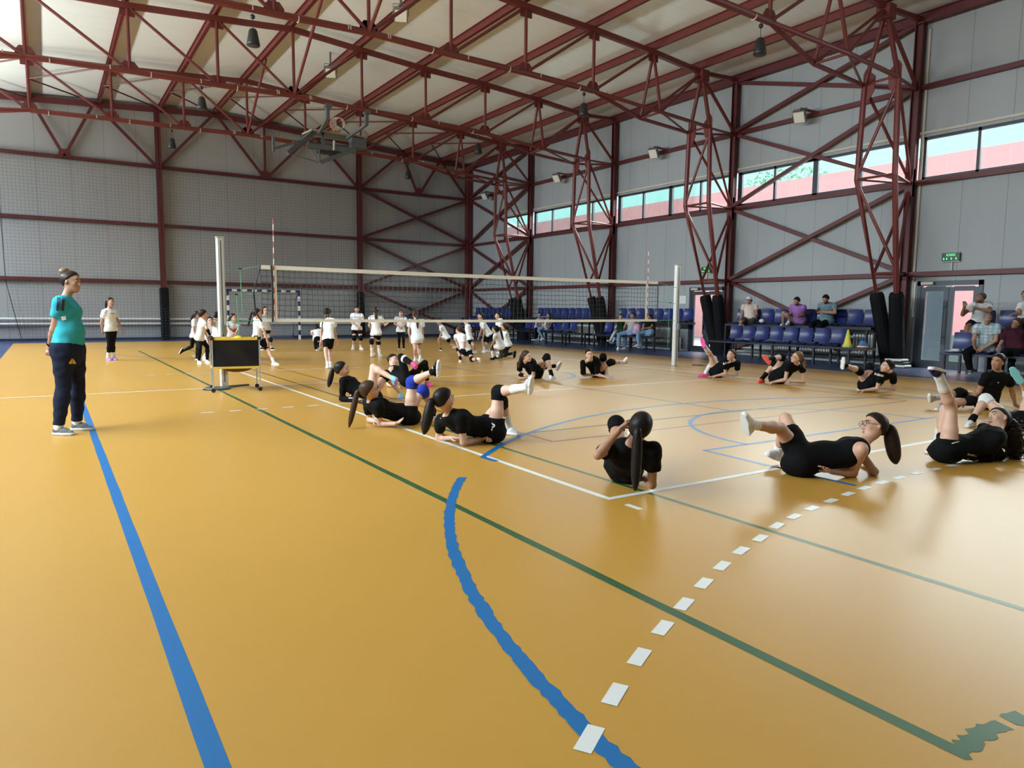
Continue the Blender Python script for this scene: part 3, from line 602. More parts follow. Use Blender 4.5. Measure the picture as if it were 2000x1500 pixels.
# small props by the right wall
t = thing('training_cone', 'tall yellow training cone standing on the lower seat frame', 'cone', (13.95, 6.75, .51))
obj('cone_body', MB().lathe((13.95, 6.75, .51), [(.11, 0), (.11, .03), (.10, .06), (.022, .44), (.01, .45)], 24), mat('yellow_cone', (.75, .68, .08), .5), t, True); obj('cone_base', MB().lathe((13.95, 6.75, .51), [(.125, 0), (.125, .05), (.11, .06)], 24), mat('lime_cone_base', (.55, .66, .12), .5), t)
t = thing('marker_disc_stack', 'stack of blue and red marker discs beside the yellow cone', 'marker discs', (13.95, 6.33, .51))
for i, c in enumerate([(.5, .05, .04), (.75, .72, .7), (.5, .05, .04), (.03, .2, .5), (.03, .2, .5)]): obj('disc', MB().lathe((13.95, 6.33, .51 + .026 * i), [(.15 - .012 * i, 0), (.15 - .014 * i, .012), (.06, .075), (.04, .08)], 20), mat('disc_%d' % int(c[0] * 100), c, .5), t, True)
obj('holder', MB().tube([(13.95, 6.33, .51), (13.95, 6.33, .75)], .02, 8), BLACK, t)
t = thing('folded_mat', 'white and black folded mats lying at the foot of the nearest column', 'mat', (15.05, 6.1, 0))
for i in range(3): obj('layer', MB().rbox((15.0, 6.02, .045 + .075 * i), (.34, .62 - .08 * i, .06), .02), WHITEP if i != 1 else BLACK, t)
EX = mat('exit_sign_green', (.005, .05, .012), .4)
EXL = mat('exit_letter_glow', (.1, .6, .2), .5, emit=(.15, .9, .35), estr=.8)
def text(name, s, loc, size, rot, m, parent, ext=.002):
    cu = bpy.data.curves.new(name, 'FONT'); cu.body = s; cu.size = size; cu.extrude = ext; cu.align_x = 'CENTER'; cu.align_y = 'CENTER'
    o = bpy.data.objects.new(name, cu); COL.objects.link(o); o.data.materials.append(m)
    dg = bpy.context.evaluated_depsgraph_get(); me = bpy.data.meshes.new_from_object(o.evaluated_get(dg)); bpy.data.objects.remove(o)
    o = bpy.data.objects.new(name, me); COL.objects.link(o)
    if parent is not None: o.parent = parent; off = WLOC(parent)
    else: off = V(0, 0, 0)
    o.location = tuple(V(loc) - off); o.rotation_euler = rot
    return o
RWALL = (PI / 2, 0, -PI / 2)
for y, z, l in ((5.13, 2.80, 'green exit sign on a short rod above the double glass door'), (13.0, 2.80, 'green exit sign above the narrow glass door')):
    t = thing('exit_sign', l, 'sign', (15.55, y, z)); obj('panel', MB().box((15.55, y, z), (.05, .42, .2)), EX, t); obj('rod', MB().box((15.57, y - .02, z - .22), (.02, .035, .25)), CREAM, t)
    text('lettering', 'IESIRE', (15.523, y, z + .045), .085, RWALL, EXL, t)
    m = MB()
    for k in (-.13, -.02, .09, .16): m.box((15.523, y + k, z - .045), (.004, .03, .05))
    obj('pictogram', m, EXL, t)
    obj('bezel', MB().box((15.56, y, z - .115), (.06, .43, .02)), CREAM, t)
t = thing('fire_extinguisher', 'white cylinder extinguisher with red head beside the narrow glass door', 'extinguisher', (15.3, 13.95, 0)); obj('cylinder', MB().lathe((15.3, 13.95, .02), [(.07, 0), (.08, .02), (.08, .42), (.05, .48), (.02, .5)], 18), WHITEP, t, True); obj('valve', MB().box((15.3, 13.95, .55), (.05, .06, .08)), mat('valve_red', (.4, .03, .03), .5), t)
t = thing('paper_notice', 'white paper notice on the wall left of the narrow glass door', 'notice', (15.58, 14.07, 1.8)); obj('sheet', MB().box((15.585, 14.07, 1.8), (.006, .3, .27)), WHITEP, t)
m = MB()
for i in range(7): m.box((15.58, 14.07 + .01 * (i % 2), 1.9 - .033 * i), (.004, .2, .008))
obj('print_line', m, mat('print_grey', (.4, .42, .45), .6), t)
tag(obj('dropped_plate', MB().lathe((10.75, 8.9, .003), [(.14, 0), (.15, .01), (.1, .02)], 16), BLACK), 'black round cover lying on the floor right of the right volleyball post', 'floor cover')
m = MB().lathe((.05, 11.85, .003), [(.02, 0), (.02, .005)], 8)
# ------------------------------------------------------------------ people: smooth implicit bodies turned into meshes
class Field:
    """signed distance grid; surface-nets meshing"""
    def __init__(s, lo, hi, h):
        s.lo = np.asarray(lo, float); s.h = h; s.n = np.maximum(4, np.ceil((np.asarray(hi) - s.lo) / h).astype(int) + 1); s.f = np.full(s.n, 1e3, np.float32)
    def _sl(s, lo, hi):
        a = np.maximum(0, np.floor((lo - s.lo) / s.h).astype(int)); b = np.minimum(s.n, np.ceil((hi - s.lo) / s.h).astype(int) + 1)
        if np.any(b <= a): return None, None
        g = [s.lo[i] + s.h * np.arange(a[i], b[i]) for i in range(3)]
        return tuple(slice(a[i], b[i]) for i in range(3)), (g[0][:, None, None], g[1][None, :, None], g[2][None, None, :])
    def add(s, pr, infl=0., k=None, clip=None, sub=False):
        kind, a, b, ra, rb, kk, axs = pr; k = kk if k is None else k
        R = max(ra, rb) * (axs[2] if axs is not None and len(axs) > 2 else 1) + infl + k + 2.2 * s.h
        sl, g = s._sl(np.minimum(a, b) - R, np.maximum(a, b) + R)
        if sl is None: return
        x, y, z = g[0] - a[0], g[1] - a[1], g[2] - a[2]
        if kind == 'ell':   # ellipsoid: centre a, axes rows axs[0], radii axs[1]
            A, r = axs[0], axs[1] + infl
            u = [(x * A[i][0] + y * A[i][1] + z * A[i][2]) / r[i] for i in range(3)]; q = np.sqrt(u[0] ** 2 + u[1] ** 2 + u[2] ** 2) + 1e-6
            w = np.sqrt((u[0] / r[0]) ** 2 + (u[1] / r[1]) ** 2 + (u[2] / r[2]) ** 2) + 1e-6; d = q * (q - 1) / w
        else:
            v = b - a; L = v @ v + 1e-9; t = np.clip((x * v[0] + y * v[1] + z * v[2]) / L, 0, 1)
            px, py, pz = x - t * v[0], y - t * v[1], z - t * v[2]; r = ra + (rb - ra) * t + infl
            if axs is None: d = np.sqrt(px * px + py * py + pz * pz) - r
            else:           # flattened along axs[0] by ratio axs[1]
                m, q = axs[0], axs[1]; c = px * m[0] + py * m[1] + pz * m[2]; e = (1 / q) ** 2 - 1
                d = (np.sqrt(px * px + py * py + pz * pz + e * c * c) - r) * (.5 + .5 * q)
                if infl: d = d
        if clip is not None:
            for p0, nn in clip: d = np.maximum(d, (g[0] - p0[0]) * nn[0] + (g[1] - p0[1]) * nn[1] + (g[2] - p0[2]) * nn[2])
        o = s.f[sl]
        if sub: s.f[sl] = np.maximum(o, -d); return
        if k <= 1e-4: s.f[sl] = np.minimum(o, d)
        else:
            hh = np.clip(.5 + .5 * (o - d) / k, 0, 1); s.f[sl] = (o * (1 - hh) + d * hh - k * hh * (1 - hh))
    def cut(s, p0, nn):
        g = [s.lo[i] + s.h * np.arange(s.n[i]) for i in range(3)]
        s.f = np.maximum(s.f, ((g[0][:, None, None] - p0[0]) * nn[0] + (g[1][None, :, None] - p0[1]) * nn[1] + (g[2][None, None, :] - p0[2]) * nn[2]).astype(np.float32))
    def mesh(s):
        f = s.f; f[f == 0] = 1e-6; neg = f < 0
        if not neg.any(): return np.zeros((0, 3)), np.zeros((0, 4), int)
        for ax in range(3):
            i0 = [slice(None)] * 3; i0[ax] = 0; f[tuple(i0)] = np.maximum(f[tuple(i0)], 1e-4); i0[ax] = -1; f[tuple(i0)] = np.maximum(f[tuple(i0)], 1e-4)
        neg = f < 0; c = np.zeros(tuple(s.n - 1), np.int8)
        for i in (0, 1):
            for j in (0, 1):
                for k in (0, 1): c += neg[i:s.n[0] - 1 + i, j:s.n[1] - 1 + j, k:s.n[2] - 1 + k]
        act = np.argwhere((c > 0) & (c < 8)); idx = np.full(c.shape, -1, np.int64); idx[tuple(act.T)] = np.arange(len(act))
        cs = [(i, j, k) for i in (0, 1) for j in (0, 1) for k in (0, 1)]; vals = np.stack([f[act[:, 0] + i, act[:, 1] + j, act[:, 2] + k] for i, j, k in cs], 1)
        P = np.zeros((len(act), 3)); W = np.zeros(len(act))
        for a in range(8):
            for b in range(a + 1, 8):
                dd = np.array(cs[b]) - np.array(cs[a])
                if np.abs(dd).sum() != 1: continue
                m = (vals[:, a] < 0) != (vals[:, b] < 0); t = np.where(m, vals[:, a] / np.where(m, vals[:, a] - vals[:, b], 1), 0)
                P += np.where(m[:, None], np.array(cs[a]) + t[:, None] * dd, 0); W += m
        vs = s.lo + (act + P / W[:, None]) * s.h; F = []
        for ax in range(3):
            u, w = (ax + 1) % 3, (ax + 2) % 3; a = [slice(None)] * 3; b = [slice(None)] * 3; a[ax] = slice(0, -1); b[ax] = slice(1, None)
            n0, n1 = neg[tuple(a)], neg[tuple(b)]; e = np.argwhere(n0 != n1); ok = (e[:, u] > 0) & (e[:, w] > 0) & (e[:, u] < s.n[u] - 1) & (e[:, w] < s.n[w] - 1); e = e[ok]
            fl = n0[tuple(e.T)]; q = []
            for du, dw in ((-1, -1), (0, -1), (0, 0), (-1, 0)):
                t = e.copy(); t[:, u] += du; t[:, w] += dw; q.append(idx[tuple(t.T)])
            q = np.stack(q, 1); q = np.where(fl[:, None], q, q[:, ::-1]); F.append(q)
        return vs, np.concatenate(F)
def cap(a, b, ra, rb=None, k=.02, flat=None): return ('cap', np.asarray(a, float), np.asarray(b, float), ra, ra if rb is None else rb, k, flat)
def ell(c, A, r, k=.02): c = np.asarray(c, float); return ('ell', c, c, max(r), max(r), k, (A, np.asarray(r, float)))
def bounds(prs, pad):
    lo = np.min([np.minimum(p[1], p[2]) - max(p[3], p[4]) for p in prs], 0) - pad; hi = np.max([np.maximum(p[1], p[2]) + max(p[3], p[4]) for p in prs], 0) + pad
    return lo, hi
def fmesh(items, h, pad=.05, cuts=(), folds=0.):
    """items: (prim, inflate, clip)"""
    lo, hi = bounds([i[0] for i in items], pad); F = Field(lo, hi, h)
    for pr, infl, clip in items: F.add(pr, infl, None, clip)
    for c in cuts: F.cut(*c)
    if folds:   # soft fabric folds
        g = [F.lo[i] + F.h * np.arange(F.n[i]) for i in range(3)]; x, y, z = g[0][:, None, None], g[1][None, :, None], g[2][None, None, :]
        F.f = F.f + (folds * (np.sin(x * 41 + 2.1 * np.sin(z * 23)) * np.sin(y * 37 + 1.7 * np.sin(x * 19 + z * 11)) + .7 * np.sin(z * 58 + 3 * np.sin(x * 13 + y * 17)))).astype(np.float32)
    return F.mesh()
# --- hands and shoes, modelled once in their own frames
def make_hand(curl, h=.0045):
    pr = [cap((0, 0, 0), (.03, 0, 0), .024, .03, .012, (V(0, 0, 1), .62)), cap((.03, -.012, 0), (.082, -.026, 0), .017, .015, .012, (V(0, 0, 1), .75)), cap((.03, .006, 0), (.085, .02, 0), .018, .016, .012, (V(0, 0, 1), .75)), cap((.04, 0, 0), (.084, -.003, 0), .018, .016, .012, (V(0, 0, 1), .75))]
    for y, L, sp, e in ((.030, .070, .07, 0), (.010, .078, .01, .06), (-.010, .072, -.05, .1), (-.029, .056, -.12, .16)):
        p = V(.084, y, .002); a = -.1 + e * curl
        for i, (q, r) in enumerate(((.46, .0088), (.3, .008), (.24, .0072))):
            a += curl * (.75 if i else .5); n = p + V(math.cos(a) * math.cos(sp), math.sin(sp), -math.sin(a)) * L * q; pr.append(cap(p, n, r + .0006, r, .004)); p = n
    p = V(.022, .022, -.004); t = [V(.052, .046, -.014 - .01 * curl), V(.078, .054 - .012 * curl, -.02 - .012 * curl), V(.10, .052 - .02 * curl, -.024 - .016 * curl)]
    for q, r in zip(t, (.012, .0098, .0085)): pr.append(cap(p, q, r + .002, r, .007)); p = q
    return fmesh([(x, 0, None) for x in pr], h, .02)
HANDS = {k: make_hand(c) for k, c in (('flat', .08), ('relaxed', .55), ('fist', 1.35))}
def make_shoe(h=.006):
    up = [cap((-.028, 0, .036), (-.02, 0, .05), .036, .036, .02), cap((-.02, 0, .048), (.075, .002, .038), .036, .037, .02), cap((.075, .002, .036), (.145, .004, .024), .037, .028, .02), cap((-.012, 0, .055), (-.008, 0, .105), .036, .034, .015), cap((.02, 0, .075), (.075, 0, .058), .018, .014, .02)]
    lo, hi = bounds(up, .03); F = Field(lo, hi, h)
    for p in up: F.add(p)
    F.cut(V(0, 0, .018), V(0, 0, -1)); F.cut(V(0, 0, .112), V(0, 0, 1)); U = F.mesh()
    so = [cap((-.03, 0, .012), (.02, 0, .012), .042, .038, .02), cap((.02, 0, .012), (.085, .003, .012), .037, .044, .02), cap((.085, .003, .012), (.15, .004, .014), .044, .034, .02)]
    F = Field(lo - .02, hi + .02, h)
    for p in so: F.add(p)
    F.cut(V(0, 0, 0), V(0, 0, -1)); F.cut(V(0, 0, .03), V(0, 0, 1)); S = F.mesh()
    so2 = MB()
    for i in range(5): x = .035 + .021 * i; so2.tube([(x, -.026, .082 - .009 * i), (x + .006, 0, .096 - .0105 * i), (x, .026, .082 - .009 * i)], .0035, 5)
    return U, S, so2
SHOE_U, SHOE_S, SHOE_L = make_shoe()
def xf(mesh, O, A, sc=1., flip=False):
    v = np.asarray(mesh[0]) * sc
    if flip: v = v * np.array([1, -1, 1])
    w = np.asarray(O) + v @ np.asarray(A); f = np.asarray(mesh[1])
    if flip: f = f[:, ::-1]
    return w, f
def join(ms):
    vs, fs, o = [], [], 0
    for v, f in ms: vs.append(v); fs.append(np.asarray(f) + o); o += len(v)
    return np.concatenate(vs), np.concatenate(fs)
JN = ['hd', 'nk', 'pv', 'shL', 'shR', 'elL', 'elR', 'wrL', 'wrR', 'haL', 'haR', 'hpL', 'hpR', 'knL', 'knR', 'anL', 'anR', 'toL', 'toR']
SKIN = {'light': (.56, .33, .24), 'fair': (.62, .39, .30), 'tan': (.40, .215, .14), 'brown': (.27, .135, .085)}
HAIR = {'black': (.012, .009, .008), 'dark': (.022, .013, .010), 'brown': (.05, .026, .016), 'blond': (.16, .09, .045), 'grey': (.18, .17, .16), 'shaved': (.10, .06, .045)}
CLOTH = {'white': (.72, .73, .74), 'black': (.0045, .0045, .0055), 'grey': (.36, .36, .37), 'navy': (.012, .016, .035), 'teal': (.035, .33, .40), 'blue': (.02, .04, .32), 'pink': (.75, .10, .30), 'orange': (.85, .14, .08), 'purple': (.33, .16, .45), 'lilac': (.34, .27, .55), 'jeans': (.16, .25, .38), 'palejeans': (.42, .46, .50), 'green': (.02, .06, .035), 'burgundy': (.05, .012, .022), 'peach': (.66, .55, .50), 'darkgrey': (.05, .05, .055), 'turquoise': (.22, .55, .60), 'shoegrey': (.13, .14, .16), 'palegrey': (.5, .5, .5), 'bluetee': (.38, .47, .62), 'denimgrey': (.06, .065, .07), 'brownshort': (.16, .10, .10), 'pinkwhite': (.75, .60, .62), 'violet': (.03, .02, .11)}
def cmat(c):
    return mat('cloth_' + c, CLOTH[c], .85, spec=.12, bump=.25, bscale=55)
def plaid(name, base, c1, c2, sc=16):
    if name in MATS: return MATS[name]
    m = mat(name, base, .85, spec=.2); nt = m.node_tree; N = nt.nodes; L = nt.links; b = N['Principled BSDF']; tc = N.new('ShaderNodeTexCoord'); prev = None
    for dr, col in (('X', c1), ('Y', c1), ('Z', c2)):
        w = N.new('ShaderNodeTexWave'); w.wave_type = 'BANDS'; w.bands_direction = dr; w.inputs['Scale'].default_value = sc / (2 if dr == 'Z' else 2.4); L.new(tc.outputs['Object'], w.inputs['Vector'])
        r = N.new('ShaderNodeMapRange'); r.inputs[1].default_value = .62; r.inputs[2].default_value = .8; r.inputs[4].default_value = .6; L.new(w.outputs['Fac'], r.inputs[0])
        x = N.new('ShaderNodeMix'); x.data_type = 'RGBA'; x.inputs[7].default_value = (*col, 1); L.new(r.outputs[0], x.inputs[0])
        if prev: L.new(prev, x.inputs[6])
        else: x.inputs[6].default_value = (*base, 1)
        prev = x.outputs[2]
    L.new(prev, b.inputs['Base Color']); return m
EYEW = mat('eye_white', (.7, .68, .66), .3); EYED = mat('eye_dark', (.02, .012, .01), .25)
CAMP = V(-3.387, -3.924, 1.383)
def person(name, spec):
    XY, look, H, fat = POSE[name]; J = {j: V(q) for j, q in zip(JN, XY)}; s = H / 1.65; kid = H < 1.56
    dist = np.linalg.norm(J['pv'] - CAMP); h = .0105 if dist < 10 else (.0125 if dist < 15 else .016)
    sl = (.9 if kid else 1.) * s; F_ = fat
    up = unit(J['nk'] - J['pv']); lat = unit((J['shL'] - J['shR']) * .5 + (J['hpL'] - J['hpR'])); lat = unit(lat - up * (lat @ up)); fw = np.cross(lat, up)
    lats = unit(J['shL'] - J['shR']); fws = unit(np.cross(lats, up))
    hs = (.88 + .12 * s) * .98; f = unit(look); u = unit(J['hd'] - J['nk']) * .6 + V(0, 0, .4); u = unit(u - f * (u @ f)); l = np.cross(u, f); A = np.stack([l, f, u]); c0 = J['hd'] + u * .005
    HP = lambda a, b, c: c0 + (l * a + f * b + u * c) * hs
    root = thing('person', spec['label'], 'person', tuple(V(J['pv'][0], J['pv'][1], 0)), spec.get('group'))
    T = {}
    sag = spec.get('sag', 0.); m1 = J['pv'] * .62 + J['nk'] * .38 + fw * (.004 - sag * .75); m2 = J['pv'] * .30 + J['nk'] * .70 + fws * (.008 - sag); m3 = J['nk'] - up * .075 * s - fws * sag * .55
    fem = spec.get('sex', 'f') == 'f'
    T['pelvis'] = [cap(J['pv'] - up * .02 * s, J['pv'] + up * .06 * s, .148 * sl * F_, .135 * sl * F_, .05 * s, (fw, .70)), ell(J['pv'] - fw * .055 * s - up * .03 * s, np.stack([lat, fw, up]), V(.125, .075, .085) * sl * F_, .05 * s)]
    T['belly'] = [cap(J['pv'] + up * .06 * s, m1, .130 * sl * F_, .116 * sl * F_ * (1.0 if fem else 1.08), .05 * s, (fw, .74)), cap(m1, m2, .116 * sl * F_ * (1.0 if fem else 1.1), .134 * sl * (.5 + .5 * F_), .05 * s, (fws, .72))]
    if F_ > 1.1: T['belly'].append(ell(m1 + fw * .05 * s - up * .03, np.stack([lat, fw, up]), V(.12, .09, .12) * s, .05))
    T['chest'] = [cap(m2, m3, .134 * sl * (.5 + .5 * F_), .10 * sl, .05 * s, (fws, .72)), cap(J['shL'] - lats * .015, J['shR'] + lats * .015, .047 * sl * (.6 + .4 * F_), None, .045 * s), cap(J['nk'] - up * .03 * s + lats * .05 * s - fws * sag * .3, J['nk'] - up * .03 * s - lats * .05 * s - fws * sag * .3, .046 * sl, None, .04 * s)]
    if fem and not kid:
        for q in (-1, 1): T['chest'].append(ell(m2 + fws * (.06 + .02 * (F_ - 1)) * s + lats * q * .06 * s + up * .025 * s, np.stack([lats, fws, up]), V(.06, .05, .06) * s * (.5 + .5 * F_), .03))
    nb = J['nk'] - up * .02 * s; T['neck'] = [cap(nb, HP(0, -.012, -.06), .047 * sl, .043 * hs * (1 if fem else 1.15), .03)]
    for q in 'LR':
        sh, el, wr, hp, kn, an = (J[j + q] for j in ('sh', 'el', 'wr', 'hp', 'kn', 'an'))
        mu = 1.0 if fem else 1.15
        T['arm' + q] = [cap(sh, el, .043 * sl * mu * (.4 + .6 * F_), .033 * sl * mu, .03 * s)]
        fm = el + (wr - el) * .3; T['fore' + q] = [cap(el, fm, .034 * sl * mu, .034 * sl * mu, .02), cap(fm, wr, .034 * sl * mu, .0235 * sl * mu, .02)]
        T['thigh' + q] = [cap(hp, hp + (kn - hp) * .5, .083 * sl * F_, .068 * sl * (.4 + .6 * F_), .03 * s), cap(hp + (kn - hp) * .5, kn, .068 * sl * (.4 + .6 * F_), .050 * sl, .02 * s)]
        bk = unit(np.cross(unit(kn - hp), lat)); cf = kn + (an - kn) * .3; sd = unit(an - kn); bk = bk - sd * (bk @ sd)
        kf = fw - sd * (fw @ sd); 
        T['shank' + q] = [cap(kn, cf, .049 * sl, .053 * sl, .02 * s), cap(cf, kn + (an - kn) * .65, .053 * sl, .04 * sl, .02), cap(kn + (an - kn) * .65, an, .040 * sl, .033 * sl, .015)]
    hp_ = [ell(HP(0, -.012, .022), A, V(.074, .094, .088) * hs, .02), ell(HP(0, .022, -.045), A, V(.056, .066, .072) * hs, .03), ell(HP(0, .062, -.098), A, V(.02, .02, .016) * hs, .03), cap(HP(0, .086, .005), HP(0, .104, -.03), .009 * hs, .0135 * hs, .012), ell(HP(.011, .092, -.035), A, V(.009, .012, .008) * hs, .008), ell(HP(-.011, .092, -.035), A, V(.009, .012, .008) * hs, .008), ell(HP(0, .078, .035), A, V(.045, .016, .012) * hs, .02), ell(HP(.034, .066, -.022), A, V(.02, .016, .016) * hs, .02), ell(HP(-.034, .066, -.022), A, V(.02, .016, .016) * hs, .02), ell(HP(0, .084, -.066), A, V(.022, .012, .012) * hs, .012)]
    for q in (-1, 1): hp_.append(ell(HP(q * .075, -.006, -.008), np.stack([unit(l * 1 - f * .35 * q), unit(f + l * .35 * q), u]), V(.008, .019, .031) * hs, .006))
    T['head'] = hp_
    items = []
    for kx in ('pelvis', 'belly', 'chest', 'neck', 'armL', 'armR', 'foreL', 'foreR', 'thighL', 'thighR', 'shankL', 'shankR', 'head'): items += [(p, 0, None) for p in T[kx]]
    body = fmesh(items, h, .04)
    # hands
    parts = [body]; ctr = (J['pv'] + J['nk']) / 2
    for q in 'LR':
        wr, ha, el = J['wr' + q], J['ha' + q], J['el' + q]; x = unit(unit(ha - wr) * .8 + unit(wr - el) * .2)
        hint = spec.get('palm' + q)
        if hint is None: hint = V(0, 0, 1) if wr[2] < .16 else unit(wr - ctr - up * ((wr - ctr) @ up))
        z = unit(V(hint) - x * (V(hint) @ x)); y = np.cross(z, x); hk = spec.get('hand' + q, 'relaxed' if wr[2] > .16 else 'flat'); sc = .98 * (.25 + .75 * s)
        if q == 'L': parts.append(xf(HANDS[hk], wr - x * .008, np.stack([x, y, z]), sc, True))
        else: parts.append(xf(HANDS[hk], wr - x * .008, np.stack([x, y, z]), sc))
    smat = mat('skin_' + spec.get('skin', 'light'), SKIN[spec.get('skin', 'light')], .5, spec=.35, noise=.06, nscale=9)
    obj('body', join(parts), smat, root, True)
    def cloth(nm, its, m, lb=None, cuts=(), hh=None, par=None, folds=0.):
        v, fc = fmesh(its, hh or h, .05, cuts, folds)
        if len(v) == 0: return None
        o = obj(nm, (v, fc), m, par or root, True)
        if lb: o['label'] = lb
        return o
    C = {}
    # top
    top = spec.get('top'); nk_cut = [(J['nk'] + up * .012 * s, up)]
    if top:
        ty, colr = top[0], top[1]; m = cmat(colr) if isinstance(colr, str) else colr; inf = top[2] if len(top) > 2 else .014; hem = top[3] if len(top) > 3 else -.02
        hc = [(J['pv'] + up * hem * s, -up)]; its = []
        for kx in ('pelvis', 'belly'): its += [(p, inf, hc) for p in T[kx]]
        if hem < -.025: its += [(T['thigh' + q][0], inf, hc) for q in 'LR']
        arm = {'tee': .55, 'long': 1., 'tank': 0., 'elbow': .95, 'cap': .35}[ty]
        if ty == 'tank':
            sc_ = (J['shL'] + J['shR']) / 2; wide = [(sc_ + lats * .088 * s, lats), (sc_ - lats * .088 * s, -lats)]
            its += [(T['chest'][0], inf, hc)] + [(p, inf, hc) for p in T['chest'][3:]] + [(p, inf, wide + [(J['nk'] - up * .012 * s, up)]) for p in T['chest'][1:3]]
        else:
            its += [(p, inf, hc + nk_cut) for p in T['chest']]
            for q in 'LR':
                sh, el, wr = J['sh' + q], J['el' + q], J['wr' + q]; d = unit(el - sh)
                if arm <= 1 and ty != 'long':
                    e = sh + (el - sh) * arm; its.append((cap(sh, el, .047 * sl * (.4 + .6 * F_), .044 * sl, .03 * s), inf + .001, [(e, d)]))
                else:
                    its += [(p, inf * .7, None) for p in T['arm' + q]] + [(p, inf * .7, [(wr, unit(wr - el))]) for p in T['fore' + q]]
        C['top'] = cloth('t_shirt' if ty in ('tee', 'elbow', 'cap') else ('tank_top' if ty == 'tank' else 'long_sleeve_shirt'), its, m, spec.get('toplabel'), folds=(.0032 if inf > .013 else .002) if ty != 'tank' else 0)
    bt = spec.get('bottom')
    if bt:
        ty, colr = bt[0], bt[1]; m = cmat(colr) if isinstance(colr, str) else colr; fr = bt[2] if len(bt) > 2 else .5; inf = bt[3] if len(bt) > 3 else .009
        tp = spec.get('top'); hem_ = (tp[3] if len(tp) > 3 else -.02) if tp else .06
        wc = [(J['pv'] + up * min(.10, hem_ + .05) * s, up)]; its = [(p, inf, wc) for p in T['pelvis']] + [(T['belly'][0], inf, wc)]
        for q in 'LR':
            hp, kn, an = J['hp' + q], J['kn' + q], J['an' + q]; d = unit(kn - hp)
            if ty == 'shorts':
                e = hp + (kn - hp) * fr; its += [(p, inf, [(e, d)]) for p in T['thigh' + q][:1 if fr <= .5 else 2]]
            else:
                its += [(p, inf, None) for p in T['thigh' + q]]; d2 = unit(an - kn); e = kn + (an - kn) * fr; its += [(p, inf * (1.0 if ty == 'leggings' else 1.25), [(e, d2)]) for p in T['shank' + q]]
        C['bottom'] = cloth({'shorts': 'shorts', 'leggings': 'leggings', 'pants': 'trousers'}[ty], its, m, spec.get('bottomlabel'), folds=.003 if ty != 'leggings' and inf > .009 else 0)
    for q in 'LR':
        hp, kn, an, to = (J[j + q] for j in ('hp', 'kn', 'an', 'to')); d1, d2 = unit(kn - hp), unit(an - kn)
        pad = spec.get('pad' + q, spec.get('pads'))
        if pad:
            a, b = kn - d1 * .085 * s, kn + d2 * .085 * s
            cloth('knee_pad', [(T['thigh' + q][1], .014, [(a, -d1)]), (cap(kn, kn + d2 * .12 * s, .05 * sl, .052 * sl, .03), .014, [(b, d2)]), (cap(kn, kn, .052 * sl, None, .03), .018, None)], cmat(pad), spec.get('padlabel'))
        sk = spec.get('sock')
        if sk and q not in spec.get('nosock', ''):
            e = an - d2 * sk[1] * s; lo_ = an + d2 * .03
            cloth('sock', [(p, .0065, [(e, -d2)]) for p in T['shank' + q]] + [(cap(an, an + d2 * .02, .034 * sl), .007, None)], cmat(sk[0]))
        elp = spec.get('elbow' + q)
        if elp:
            el, wr = J['el' + q], J['wr' + q]; d = unit(wr - el); cloth('arm_sleeve', [(p, .008, [(wr - d * .03, d), (el + d * .01, -d)]) for p in T['fore' + q]], cmat(elp))
        if spec.get('watch') == q:
            wr, d = J['wr' + q], unit(J['wr' + q] - J['el' + q]); cloth('wristwatch', [(cap(wr - d * .03, wr, .028 * sl, .025 * sl, .005), .005, [(wr - d * .004, d), (wr - d * .03, -d)])], cmat('black'), hh=.007)
        if spec.get('band') == q:
            a, b = kn + d2 * .10 * s, kn + d2 * .145 * s; cloth('knee_strap', [(p, .012, [(b, d2), (a, -d2)]) for p in T['shank' + q]], cmat('white'), hh=.008)
        sh_ = spec.get('shoe')
        v = unit(to - an); upv = unit(kn - an)
        if an[2] < .125 and to[2] < .09:
            x = unit(V(v[0], v[1], 0)); z = V(0, 0, 1.); ksc = .98 * (.2 + .8 * s); O = V(an[0], an[1], .004)
        else:
            upp = unit(upv - v * (upv @ v) + 1e-6); ca, sa = math.cos(.43), math.sin(.43); x = v * ca + upp * sa; z = upp * ca - v * sa; ksc = .98 * (.2 + .8 * s); O = an - z * .072 * ksc
        y = np.cross(z, x); Am = np.stack([x, y, z])
        if sh_:
            up_c = sh_[q] if isinstance(sh_, dict) else sh_
            so = obj('shoe', xf(SHOE_U, O, Am, ksc), cmat(up_c[0]), root, True); 
            obj('sole', xf(SHOE_S, O, Am, ksc), cmat(up_c[1]), so, True)
            if dist < 16: obj('laces', lace_mb(O, Am, ksc), cmat(up_c[2] if len(up_c) > 2 else up_c[1]), so)
        else: obj('sock', xf(SHOE_U, O, Am, ksc * .96), cmat('white'), root, True)
    # hair
    hc_, st = spec.get('hair', ('dark', 'pony')); hm = mat('hair_' + hc_, HAIR[hc_], .42, spec=.16, noise=.35, nscale=30, bump=.12, bscale=120)
    cutp = [(HP(0, .064, .084), unit(f * .75 - u * .66))]
    thick = {'shaved': .004, 'short': .010}.get(st, .009)
    its = [(ell(HP(0, -.014, .024), A, V(.076, .097, .090) * hs, .02), thick, cutp)]
    if st in ('short', 'bob'): its.append((ell(HP(0, -.05, -.01), A, V(.072, .06, .09) * hs, .03), thick * .8, cutp))
    if st in ('pony', 'hipony', 'curly', 'wavy', 'braids', 'long'): its.append((ell(HP(0, -.045, -.005), A, V(.068, .058, .08) * hs, .03), .006, cutp))
    if st != 'bald':
        hr = cloth('hair', its, hm, hh=min(h, .0095))
